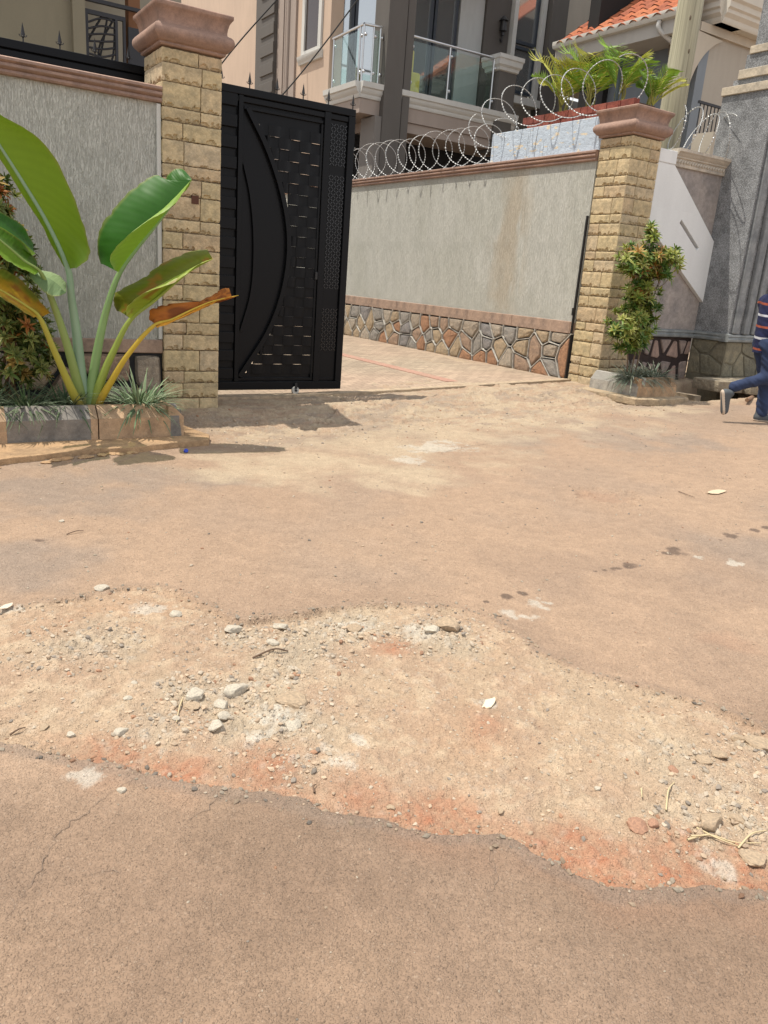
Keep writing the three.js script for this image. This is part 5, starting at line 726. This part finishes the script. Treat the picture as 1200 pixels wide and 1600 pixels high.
// ------------------------------------------------------------------ house with the porch, right of the pole
{
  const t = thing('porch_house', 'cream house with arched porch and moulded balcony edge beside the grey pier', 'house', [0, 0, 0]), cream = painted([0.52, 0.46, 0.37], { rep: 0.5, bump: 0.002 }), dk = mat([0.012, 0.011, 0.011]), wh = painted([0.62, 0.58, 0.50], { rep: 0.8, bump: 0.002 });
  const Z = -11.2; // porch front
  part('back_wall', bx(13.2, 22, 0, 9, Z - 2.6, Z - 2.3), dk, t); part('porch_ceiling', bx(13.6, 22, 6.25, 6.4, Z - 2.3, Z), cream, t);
  part('porch_column', bx(14.15, 14.5, 2.5, 6.25, Z - 1.5, Z - 1.2), cream, t); part('door_frame', bx(13.35, 13.5, 2.5, 5.9, Z - 2.28, Z - 2.2), mat([0.06, 0.06, 0.065]), t);
  { const s = new THREE.Shape(); s.moveTo(13.25, 3.5); s.lineTo(13.45, 3.5); s.lineTo(13.5, 5.2); s.quadraticCurveTo(13.65, 5.95, 14.3, 6.2); s.lineTo(13.25, 6.25); s.closePath(); part('arch_spandrel', uvm(new THREE.ExtrudeGeometry(s, { depth: 0.25, bevelEnabled: false }).translate(0, 0, Z - 0.25)), cream, t); }
  part('beam', bx(13.6, 22, 5.95, 6.25, Z - 0.7, Z - 0.45), painted([0.30, 0.26, 0.21], { rep: 0.5 }), t);
  const edge = [[-0.6, 6.402], [0.0, 6.402], [0.03, 6.45], [0.03, 6.5], [0.09, 6.56], [0.09, 6.62], [0.13, 6.65], [0.13, 6.74], [0.18, 6.78], [0.18, 6.95], [-0.6, 6.95]];
  part('balcony_edge', profX(edge, 13.9, 22, Z + 0.2), wh, t); part('balcony_edge', profZ(edge, Z - 2, Z + 0.199, 13.9, -1), wh, t); part('upper_wall', bx(14.2, 22, 6.96, 10, Z - 1.8, Z - 1.6), cream, t);
  part('porch_rail', merge([bx(12.4, 15, 4.66, 4.70, -10.02, -9.98), ...Array.from({ length: 24 }, (_, k) => bx(12.45 + k * 0.1, 12.465 + k * 0.1, 3.9, 4.66, -10.008, -9.992))]), M.blackRough, t);
  part('yard_pier', bx(11.9, 12.5, 2.5, 4.05, -9.6, -9.2), cream, t); part('yard_pier', bx(11.0, 11.5, 2.5, 4.2, -10, -9.6), painted([0.26, 0.27, 0.28], { rep: 0.6 }), t);
}
// ------------------------------------------------------------------ shaded house behind the front wall
{
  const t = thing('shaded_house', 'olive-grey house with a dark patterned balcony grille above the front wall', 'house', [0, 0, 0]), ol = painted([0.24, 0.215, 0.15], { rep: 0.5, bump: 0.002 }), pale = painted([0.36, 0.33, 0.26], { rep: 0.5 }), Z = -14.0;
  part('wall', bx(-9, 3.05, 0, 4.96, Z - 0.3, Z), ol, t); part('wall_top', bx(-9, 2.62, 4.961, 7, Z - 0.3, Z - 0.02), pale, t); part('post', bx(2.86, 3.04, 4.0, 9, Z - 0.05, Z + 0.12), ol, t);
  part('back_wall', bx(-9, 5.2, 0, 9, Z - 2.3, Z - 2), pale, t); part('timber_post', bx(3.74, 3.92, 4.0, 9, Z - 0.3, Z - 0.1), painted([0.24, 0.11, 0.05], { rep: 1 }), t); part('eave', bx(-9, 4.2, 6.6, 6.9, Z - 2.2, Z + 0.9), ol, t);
  const gr = part('balcony_grille', merge([bx(3.06, 3.66, 4.86, 4.92, Z - 0.02, Z + 0.03), bx(3.06, 3.1, 4.0, 4.86, Z - 0.02, Z + 0.03), bx(3.5, 3.54, 4.0, 4.86, Z - 0.02, Z + 0.03), bx(3.62, 3.66, 4.0, 4.86, Z - 0.02, Z + 0.03), bx(3.7, 4.0, 4.1, 4.8, Z - 0.02, Z + 0.03), bx(3.06, 4.1, 5.03, 5.08, Z - 0.03, Z + 0.04)]), mat([0.014, 0.014, 0.018], { roughness: 0.5 }), t), bars = [];
  for (let k = 0; k < 8; k++) { const x0 = 3.1 + (k % 4) * 0.09, u = k / 7; bars.push(tube([[x0, 4.05, Z], [x0 + 0.10 * (k % 2 ? 1 : -0.3), 4.4, Z], [Math.min(3.5, x0 + 0.2), 4.86, Z]], 0.016, 14, 5), tube([[3.1, 4.15 + k * 0.085, Z + 0.005], [3.3, 4.1 + k * 0.105, Z + 0.005], [3.5, 4.2 + k * 0.09, Z + 0.005]], 0.016, 12, 5)); }
  part('scroll_bars', merge(bars), mat([0.014, 0.014, 0.018], { roughness: 0.5 }), gr);
}
// ------------------------------------------------------------------ razor wire
function razor(label, centre, radius, t0, t1, loops, seed, tilt = 0.16) { // centre(u) gives the axis point, loops stand across the axis direction
  const t = thing('razor_wire', label, 'razor wire', [0, 0, 0], 'razor wire coils'), r = rng(seed), pts = [], n = loops * 30, c0 = centre(0), c1 = centre(1), ax = c1.clone().sub(c0).setY(0).normalize(), sd = new THREE.Vector3().crossVectors(ax, UPV);
  const wob = Array.from({ length: loops + 2 }, () => [rr(0.88, 1.1, r), rr(-0.05, 0.05, r), rr(-tilt, tilt, r)]);
  for (let i = 0; i <= n; i++) { const u = i / n, k = u * loops, a = k * Math.PI * 2 + 0.6, f = k % 1, w0 = wob[Math.floor(k)], w1 = wob[Math.floor(k) + 1], R0 = radius(u) * lerp(w0[0], w1[0], f), c = centre(u); const y = Math.cos(a) * R0, s = Math.sin(a) * R0 * 0.92; pts.push(V3(c.x + sd.x * s + ax.x * (lerp(w0[1], w1[1], f) + lerp(w0[2], w1[2], f) * y * 2 - 0.55 * s), c.y + y, c.z + sd.z * s + ax.z * (lerp(w0[1], w1[1], f) + lerp(w0[2], w1[2], f) * y * 2 - 0.55 * s))); }
  const cv = new THREE.CatmullRomCurve3(pts), L = cv.getLength(); part('wire', new THREE.TubeGeometry(cv, n * 2, 0.005, 5), M.galv, t);
  const nb = Math.round(L / 0.042), bl = [], m = new THREE.Matrix4(), q = new THREE.Quaternion(); const one = new THREE.OctahedronGeometry(0.016, 0).scale(0.55, 0.95, 1.0); one.deleteAttribute('uv');
  for (let i = 0; i < nb; i++) { const p = cv.getPointAt(i / nb), tg = cv.getTangentAt(i / nb); q.setFromUnitVectors(UPV, tg); m.compose(p, q, V3(1, 1, 1)); bl.push(one.clone().applyMatrix4(m)); }
  part('barbs', merge(bl), M.galv, t, null, 'stuff');
}
razor('coil of razor wire along the driveway wall coping up to the blue parapet', u => V3(8.14, 3.14 + 0.27 + 0.03 * u, lerp(-15.2, -9.95, u)), () => 0.30, 0, 1, 15, 501);
razor('coil of razor wire climbing over the blue parapet in front of the palms', u => V3(8.16, lerp(3.62, 3.90, Math.min(1, u * 3)), lerp(-10.5, -7.7, u)), u => 0.29, 0, 1, 7, 502);
razor('short coil of razor wire above the rope cornice by the pole', u => V3(lerp(8.9, 10.15, u), lerp(3.5, 3.5, u), -7.52), u => 0.29, 0, 1, 4, 503, 0.3);

// ------------------------------------------------------------------ person walking
{
  const O = V3(8.44, 0.088, -5.16), F = V3(0.853, 0, 0.522), S = V3(-0.522, 0, 0.853); // forward, towards the street side
  const t = thing('person', 'person in a navy striped shirt and jeans walking past the drain slabs', 'person', O.toArray());
  const P = (s, y, k = 0) => V3(F.x * s + S.x * k, y, F.z * s + S.z * k);
  const smin = (a, b, k) => { const h = Math.max(k - Math.abs(a - b), 0) / k; return Math.min(a, b) - h * h * k / 4; };
  function caps(list, k) { return (x, y, z) => { let d = 9; for (const [a, b, ra, rb, sq] of list) { const bx_ = b.x - a.x, by = b.y - a.y, bz = b.z - a.z, px = x - a.x, py = y - a.y, pz = z - a.z, u = clamp((px * bx_ + py * by + pz * bz) / (bx_ * bx_ + by * by + bz * bz + 1e-9)); let qx = px - bx_ * u, qy = py - by * u, qz = pz - bz * u; if (sq) { const f = qx * F.x + qz * F.z; qx += F.x * f * sq; qz += F.z * f * sq; } d = smin(d, Math.hypot(qx, qy, qz) - lerp(ra, rb, u), k); } return d; }; }
  function march(fn, c, half, N) { const mc = new MarchingCubes(N, new THREE.MeshStandardMaterial(), false, false, 120000); mc.isolation = 0; const hs = N / 2; for (let k = 0; k < N; k++) for (let j = 0; j < N; j++) for (let i = 0; i < N; i++) mc.field[i + j * N + k * N * N] = -fn(c.x + (i - hs) / hs * half, c.y + (j - hs) / hs * half, c.z + (k - hs) / hs * half); mc.update(); const n = mc.count ?? mc.geometry.drawRange.count; const pos = new Float32Array(n * 3), nor = new Float32Array(n * 3); for (let i = 0; i < n; i++) { pos[3 * i] = c.x + mc.positionArray[3 * i] * half; pos[3 * i + 1] = c.y + mc.positionArray[3 * i + 1] * half; pos[3 * i + 2] = c.z + mc.positionArray[3 * i + 2] * half; } let g = new THREE.BufferGeometry(); g.setAttribute('position', new THREE.BufferAttribute(pos, 3)); g = mergeVertices(g, 1e-4); g.computeVertexNormals(); return g; }
  const wr = (g, a, f) => { const p = g.attributes.position, n = g.attributes.normal; for (let i = 0; i < p.count; i++) { const x = p.getX(i), y = p.getY(i), z = p.getZ(i), k = a * (fbm(x * f + y * f * 0.6, y * f * 1.3 + z * f, 3, 700) - 0.5); p.setXYZ(i, x + n.getX(i) * k, y + n.getY(i) * k, z + n.getZ(i) * k); } g.computeVertexNormals(); return g; };
  const hipL = P(-0.15, 0.84, 0.085), hipR = P(-0.15, 0.84, -0.085), kneeB = P(-0.10, 0.52, 0.09), ankB = P(-0.45, 0.395, 0.09), kneeF = P(-0.02, 0.45, -0.09), ankF = P(0.0, 0.10, -0.09);
  // trousers
  const tr = wr(march(caps([[hipL, kneeB, 0.095, 0.072], [kneeB, ankB, 0.068, 0.058], [hipR, kneeF, 0.095, 0.072], [kneeF, ankF, 0.068, 0.068], [P(-0.15, 0.90, 0.06), P(-0.15, 0.90, -0.06), 0.115, 0.115]], 0.05), P(-0.17, 0.52), 0.62, 104), 0.022, 16);
  const denim = mat([1, 1, 1], { vertexColors: true, roughness: 0.9 }); paint(tr, (x, y, z) => { const k = 0.75 + 0.6 * fbm(x * 9, y * 9 + z * 7, 3, 710); return [0.020 * k, 0.035 * k, 0.085 * k]; });
  // body: torso underneath, neck, head and arms as one skin
  const sh = 1.42 - 0.09, shL = P(-0.16, sh - 0.02, 0.19), shR = P(-0.16, sh - 0.02, -0.19), elL = P(-0.02, 1.08, 0.24), haL = P(0.16, 0.95, 0.22), elR = P(-0.10, 1.05, -0.23), haR = P(0.10, 0.90, -0.21);
  const skin = mat([0.16, 0.085, 0.05], { roughness: 0.6 });
  const headC = P(-0.10, 1.60); const hand = (h, dir, sgn) => { const a = h.clone(), e = a.clone().addScaledVector(dir, 0.085), out = [[a, e, 0.028, 0.036, 0]]; for (let k = 0; k < 4; k++) { const o = S.clone().multiplyScalar((k - 1.5) * 0.019), b = e.clone().add(o), m = b.clone().addScaledVector(dir, 0.045).addScaledVector(F, 0.008), tip = m.clone().addScaledVector(dir, 0.03 - 0.004 * Math.abs(k - 1)).addScaledVector(F, 0.02); out.push([b, m, 0.0092, 0.0088, 0], [m, tip, 0.0088, 0.0075, 0]); } const tb = a.clone().addScaledVector(dir, 0.03).addScaledVector(F, 0.02); out.push([tb, tb.clone().addScaledVector(F, 0.03).addScaledVector(dir, 0.03), 0.012, 0.010, 0], [tb.clone().addScaledVector(F, 0.03).addScaledVector(dir, 0.03), tb.clone().addScaledVector(F, 0.035).addScaledVector(dir, 0.06), 0.010, 0.008, 0]); return out; };
  const dL = haL.clone().sub(elL).normalize(), dR = haR.clone().sub(elR).normalize();
  const bodyG = [march(caps([[P(-0.16, 0.95), P(-0.165, 1.28), 0.075, 0.08], [P(-0.165, 1.34), P(-0.13, 1.50), 0.055, 0.052], [shL, elL, 0.044, 0.036], [elL, haL, 0.036, 0.025], [shR, elR, 0.044, 0.036], [elR, haR, 0.036, 0.025], [shL, shR, 0.035, 0.035]], 0.04), P(-0.12, 1.18), 0.46, 84)];
  bodyG.push(march(caps([[P(-0.13, 1.50), P(-0.125, 1.54), 0.052, 0.055], [P(-0.115, 1.63), P(-0.10, 1.62), 0.088, 0.086], [P(-0.085, 1.555), P(-0.06, 1.53), 0.062, 0.045], [P(-0.02, 1.585), P(-0.002, 1.565), 0.010, 0.013], [P(-0.025, 1.535), P(-0.012, 1.535), 0.022, 0.016], [P(-0.12, 1.60, 0.088), P(-0.125, 1.575, 0.09), 0.014, 0.010], [P(-0.12, 1.60, -0.088), P(-0.125, 1.575, -0.09), 0.014, 0.010], [P(-0.03, 1.62, 0.035), P(-0.028, 1.62, 0.03), 0.012, 0.012], [P(-0.03, 1.62, -0.035), P(-0.028, 1.62, -0.03), 0.012, 0.012]], 0.025), P(-0.10, 1.60), 0.16, 80));
  bodyG.push(march(caps(hand(haL, dL, 1), 0.008), haL.clone().addScaledVector(dL, 0.08), 0.13, 76), march(caps(hand(haR, dR, -1), 0.008), haR.clone().addScaledVector(dR, 0.08), 0.13, 76));
  part('body', mergeGeometries(bodyG), skin, t);
  const eyeM = mat([0.02, 0.015, 0.012], { roughness: 0.2 }); for (const k of [0.034, -0.034]) { const e = part('eye', new THREE.SphereGeometry(0.011, 10, 8), eyeM, t); e.position.copy(P(-0.022, 1.605, k)); }
  part('hair', march((x, y, z) => { const q = V3(x, y, z).sub(P(-0.115, 1.635)); const f = q.dot(F); return Math.max(q.length() - 0.103, (f - 0.03) * 0.8 - q.y * 0.9 - 0.01); }, P(-0.11, 1.64), 0.15, 48), mat([0.012, 0.011, 0.010], { roughness: 0.95 }), t);
  part('trousers', tr, denim, t);
  // striped shirt
  const shirtG = wr(march(caps([[P(-0.155, 0.80), P(-0.165, 1.30), 0.155, 0.14, 0.25], [P(-0.165, 1.0, 0.05), P(-0.165, 1.28, 0.08), 0.115, 0.105, 0.2], [P(-0.165, 1.0, -0.05), P(-0.165, 1.28, -0.08), 0.115, 0.105, 0.2], [shL, shR, 0.075, 0.075], [shL, shL.clone().lerp(elL, 0.75), 0.072, 0.062], [shR, shR.clone().lerp(elR, 0.75), 0.072, 0.062]], 0.05), P(-0.15, 1.10), 0.46, 110), 0.03, 9);
  { const p = shirtG.attributes.position, ix = shirtG.index.array, keep = []; for (let i = 0; i < ix.length; i += 3) { const y = (p.getY(ix[i]) + p.getY(ix[i + 1]) + p.getY(ix[i + 2])) / 3; if (y > 0.775) keep.push(ix[i], ix[i + 1], ix[i + 2]); } shirtG.setIndex(keep); }
  const stripes = dataTex(8, (x, y) => [1, 1, 1], true, 512); { const d = stripes.image.data; for (let y = 0; y < 512; y++) { const h = 0.7 + y / 512 * 0.8, k = (h - 0.755) / 0.121, f = k - Math.floor(k), odd = Math.floor(k) % 2; let c = [18, 27, 66]; if (f > 0.40 && f < 0.60) c = odd ? [178, 182, 190] : [146, 74, 52]; for (let x = 0; x < 8; x++) { const i = (y * 8 + x) * 4; d[i] = c[0]; d[i + 1] = c[1]; d[i + 2] = c[2]; } } }
  { const p = shirtG.attributes.position, uv = new Float32Array(p.count * 2); for (let i = 0; i < p.count; i++) { uv[2 * i] = 0.5; uv[2 * i + 1] = (p.getY(i) + 0.012 * Math.sin(p.getX(i) * 14) - 0.7) / 0.8; } shirtG.setAttribute('uv', new THREE.BufferAttribute(uv, 2)); }
  part('shirt', shirtG, mat([1, 1, 1], { map: stripes, roughness: 0.92 }), t);
  // shoes
  const shoe = (heel, toe, up) => { const d = toe.clone().sub(heel).normalize(), L = heel.distanceTo(toe), n = up.clone(), fn = caps([[heel.clone().addScaledVector(d, 0.05).addScaledVector(n, 0.045), heel.clone().addScaledVector(d, L - 0.05).addScaledVector(n, 0.032), 0.042, 0.036], [heel.clone().addScaledVector(d, 0.05).addScaledVector(n, 0.06), heel.clone().addScaledVector(d, 0.06).addScaledVector(n, 0.10), 0.042, 0.046], [heel.clone().addScaledVector(d, 0.1).addScaledVector(n, 0.06), heel.clone().addScaledVector(d, L - 0.07).addScaledVector(n, 0.04), 0.042, 0.036]], 0.03), c = heel.clone().lerp(toe, 0.5).addScaledVector(n, 0.05);
    const g = march(fn, c, 0.2, 70); const cut = march((x, y, z) => { const h = (x - heel.x) * n.x + (y - heel.y) * n.y + (z - heel.z) * n.z; return Math.max(fn(x, y, z) - 0.006, h - 0.024, 0.002 - h); }, c, 0.2, 70); const m = part('shoe', g, mat([0.075, 0.085, 0.095], { roughness: 0.8 }), t); part('sole', cut, mat([0.50, 0.42, 0.34], { roughness: 0.85 }), m); };
  shoe(P(-0.08, -0.005, -0.09), P(0.21, -0.005, -0.09), V3(0, 1, 0));
  shoe(P(-0.60, 0.35, 0.09), P(-0.535, 0.055, 0.09), F.clone().multiplyScalar(0.96).add(V3(0, 0.22, 0)).normalize());
}
// ------------------------------------------------------------------ stones, gravel, twigs, litter
function rockGeo(seed, flat) { const g = mergeVertices((() => { const q = new THREE.IcosahedronGeometry(1, 3); q.deleteAttribute('uv'); q.deleteAttribute('normal'); return q; })(), 1e-4), p = g.attributes.position, r = rng(seed), planes = Array.from({ length: 9 }, () => [V3(r() * 2 - 1, r() * 2 - 1, r() * 2 - 1).normalize(), 0.55 + 0.35 * r()]); for (let i = 0; i < p.count; i++) { const v = V3(p.getX(i), p.getY(i), p.getZ(i)); for (const [n, d] of planes) { const k = v.dot(n); if (k > d) v.addScaledVector(n, -(k - d) * 0.9); } v.multiplyScalar(1 + 0.32 * (fbm(v.x * 3 + seed, v.y * 3 + v.z * 2, 3, 800) - 0.5)); p.setXYZ(i, v.x, v.y * flat, v.z); } return uvm(toCreasedNormals(g, 0.45)); }
{
  const geos = [rockGeo(1, 0.6), rockGeo(2, 0.5), rockGeo(3, 0.7), rockGeo(4, 0.45), rockGeo(5, 0.6)], tones = { grey: mat([0.60, 0.54, 0.44], { map: stoneMap }), tan: mat([0.50, 0.38, 0.26], { map: stoneMap }), red: mat([0.46, 0.26, 0.17], { map: stoneMap }) }, r = rng(91);
  const lab = { 2: 'pale grey lump of rubble with smaller stones round it in the dirt patch', 7: 'broad flat grey stone half sunk in the gravelly dirt', 0: 'lone grey stone on the broken edge of the road surface', 22: 'flat tan stone slab in the gravel at the road edge', 27: 'smooth flat cream stone lying on red clay', 28: 'rust-red broken stone at the edge of the gravel', 35: 'pale crumbling lump of mortar in the dirt patch' };
  const near = (list, x, z) => list.some(([a, b, r]) => Math.hypot(x - a, z - b) < r * 0.8);
  const stoneLabel = (x, z, s, tn) => (s > 0.032 ? 'big ' : s > 0.022 ? 'egg-sized ' : s > 0.015 ? 'small ' : 'tiny ') + tn + ' stone ' + (polyDist(x, z, POTHOLE) > 0 ? (z < -3.6 ? 'lying alone on the smooth road' : 'on the dark tarmac edge below the dirt patch') : near(CLAY_SPOTS, x, z) ? 'on the red clay strip of the dirt patch' : x > 1.45 && z > -2 ? 'in the gravel beside the red clay' : near(ORANGE_SPOTS, x, z) ? 'on the orange end of the dirt patch' : z < -2.6 ? 'under the broken upper lip of the tarmac' : 'among the rubble in the middle of the dirt patch');
  ROCKS.forEach(([x, z, s], k) => { const tn = k === 28 || k === 29 || k === 23 ? 'red' : (k > 19 && k < 31) || k % 4 === 3 ? 'tan' : 'grey', m = single('stone', geos[k % 5], tones[tn], lab[k] ?? stoneLabel(x, z, s, tn), 'stone', 'loose stones in the broken road'); const f = 1.0 + 0.15 * (r() - 0.5); m.scale.set(s * f, s * (k === 22 || k === 27 || k === 7 ? 0.45 : 0.9), s * f * rr(0.75, 1, r)); m.position.set(x, groundAt(x, z) + s * 0.16, z); m.rotation.set(rr(-0.15, 0.15, r), r() * 6.28, rr(-0.15, 0.15, r)); });
  // gravel
  const gg = (() => { const q = new THREE.IcosahedronGeometry(1, 0), p = q.attributes.position; for (let i = 0; i < p.count; i++) { const k = 1 + 0.9 * (hash2(Math.round(p.getX(i) * 50), Math.round(p.getY(i) * 50) + Math.round(p.getZ(i) * 5000), 5) - 0.5); p.setXYZ(i, p.getX(i) * k, p.getY(i) * k * 0.65, p.getZ(i) * k); } q.computeVertexNormals(); return q; })();
  const spots = []; const put = (x, z, s, t = 1) => spots.push([x, z, s, t]);
  const gr = rng(17); const zones = GRAVEL_SPOTS.map(s => [...s, 1]); const tot = GRAVEL_SPOTS.reduce((a, s) => a + s[2] * s[2], 0);
  for (const [x, z, s] of GRAVEL_SPOTS) { const n = Math.round(3200 * s * s / tot) + 40; for (let i = 0; i < n; i++) { const a = gr() * 6.283, q = s * 1.15 * Math.pow(gr(), 0.62); put(x + Math.cos(a) * q, z + Math.sin(a) * q, 0.002 + 0.009 * Math.pow(gr(), 4)); } }
  for (let i = 0; i < 7000; i++) { const x = rr(0, 2.9, gr), z = rr(-3.6, -0.8, gr); if (polyDist(x, z, POTHOLE) < 0.02) put(x, z, 0.0016 + 0.006 * Math.pow(gr(), 3.5)); }
  for (let i = 0; i < 4500; i++) { const x = rr(0.3, 9, gr), z = rr(-7.2, -0.7, gr); put(x, z, z > -2.6 ? 0.0015 + 0.003 * Math.pow(gr(), 3) : 0.0025 + 0.007 * Math.pow(gr(), 5), 0.8); }
  for (let i = 0; i < 900; i++) { const x = rr(2.4, 8, gr), z = rr(-7.3, -5.9, gr); put(x, z, 0.003 + 0.012 * Math.pow(gr(), 4)); }
  for (let i = 0; i < POTHOLE.length; i++) { const [ax, az] = POTHOLE[i], [bx2, bz2] = POTHOLE[(i + 1) % POTHOLE.length], L = Math.hypot(bx2 - ax, bz2 - az); if (L > 0.9) continue; for (let k = 0; k < L * 130; k++) { const t = gr(), o = (gr() + gr() - 1) * 0.07 - 0.01; put(lerp(ax, bx2, t) + (bz2 - az) / L * o, lerp(az, bz2, t) - (bx2 - ax) / L * o, 0.002 + 0.007 * Math.pow(gr(), 3), 0.62); } }
  const im = new THREE.InstancedMesh(gg, mat([0.95, 0.95, 0.95]), spots.length), m = new THREE.Matrix4(), c = new THREE.Color(); im.name = 'gravel'; im.userData = { kind: 'stuff', label: 'loose grit and gravel scattered over the broken road', category: 'gravel' };
  spots.forEach(([x, z, s, tn], i) => { m.compose(V3(x, groundAt(x, z) + s * 0.25, z), new THREE.Quaternion().setFromEuler(new THREE.Euler(gr() * 0.5, gr() * 6.28, gr() * 0.5)), V3(s, s, s)); im.setMatrixAt(i, m); const k = tn * (0.72 + 0.36 * gr()), w = gr(); im.setColorAt(i, w < 0.45 ? c.setRGB(0.46 * k, 0.385 * k, 0.295 * k) : w < 0.85 ? c.setRGB(0.48 * k, 0.36 * k, 0.25 * k) : w < 0.96 ? c.setRGB(0.26 * k, 0.22 * k, 0.18 * k) : c.setRGB(0.36 * k, 0.2 * k, 0.12 * k)); });
  im.castShadow = im.receiveShadow = true; scene.add(im);
  // twigs and straw
  TWIGS.forEach((p, k) => { const pts = p.map(([x, z], i) => V3(x, groundAt(x, z) + 0.006 + (i % 2) * 0.006, z)), straw = [2, 3, 4, 5, 6, 10, 0].includes(k); single('twig', taperTube(pts, k === 8 ? [0.004, 0.0035, 0.003] : [0.0032, 0.0026, 0.0015], 14, 6), mat(straw ? [0.52, 0.42, 0.25] : [0.14, 0.09, 0.06]), straw ? (k === 0 ? 'thin dry straw leaning against the rubble lumps' : 'bleached dry grass stalk lying beside the red clay') : ['', 'curled dark twig on the red clay edge of the patch', '', '', '', '', '', 'dark curled leaf stalk at the edge of the dirt patch', 'dark stick lying across the rubble of the dirt patch', 'dark twig lying on the plain road towards the planter', '', 'pale twig lying on the road below the drain'][k] || 'dry twig', 'twig', straw && k ? 'dry stalks beside the clay' : undefined); });
  // flat scraps
  const scrap = (x, z, s, c, label, seed) => { const r2 = rng(seed), pts = []; for (let i = 0; i < 9; i++) { const a = i / 9 * 6.283, q = s * (0.6 + 0.5 * r2()); pts.push([Math.cos(a) * q * 1.5, Math.sin(a) * q * 0.7]); } const g = new THREE.ExtrudeGeometry(shapeOf(pts), { depth: 0.003, bevelEnabled: false }).rotateX(-Math.PI / 2), p = g.attributes.position; for (let i = 0; i < p.count; i++) p.setY(i, p.getY(i) + 0.05 * s * Math.sin(p.getX(i) / s * 2)); g.computeVertexNormals(); const m2 = single('scrap', g, mat(c, { roughness: 0.8 }), label, 'litter'); m2.position.set(x, groundAt(x, z) + 0.007, z); m2.rotation.y = r2() * 0.8; };
  scrap(SCRAPS[0][0], SCRAPS[0][1], SCRAPS[0][2], [0.60, 0.51, 0.39], 'pale cardboard scrap at the orange end of the dirt patch', 1);
  scrap(SCRAPS[1][0], SCRAPS[1][1], SCRAPS[1][2], [0.54, 0.43, 0.30], 'tan paper scrap on the road before the drain slabs', 2);
  scrap(SCRAPS[2][0], SCRAPS[2][1], SCRAPS[2][2], [0.66, 0.58, 0.42], 'cream crumpled wrapper lying in the middle of the dirt patch', 3);
  const cap = single('bottle_cap', uvm(new THREE.CylinderGeometry(0.016, 0.018, 0.018, 18).rotateX(0.9)), mat([0.02, 0.05, 0.42], { roughness: 0.35 }), 'small blue plastic bottle cap beside the planter footing', 'bottle cap'); cap.position.set(BLUE_CAP[0], groundAt(BLUE_CAP[0], BLUE_CAP[2]) + 0.014, BLUE_CAP[2]);
}
renderer.render(scene, camera);
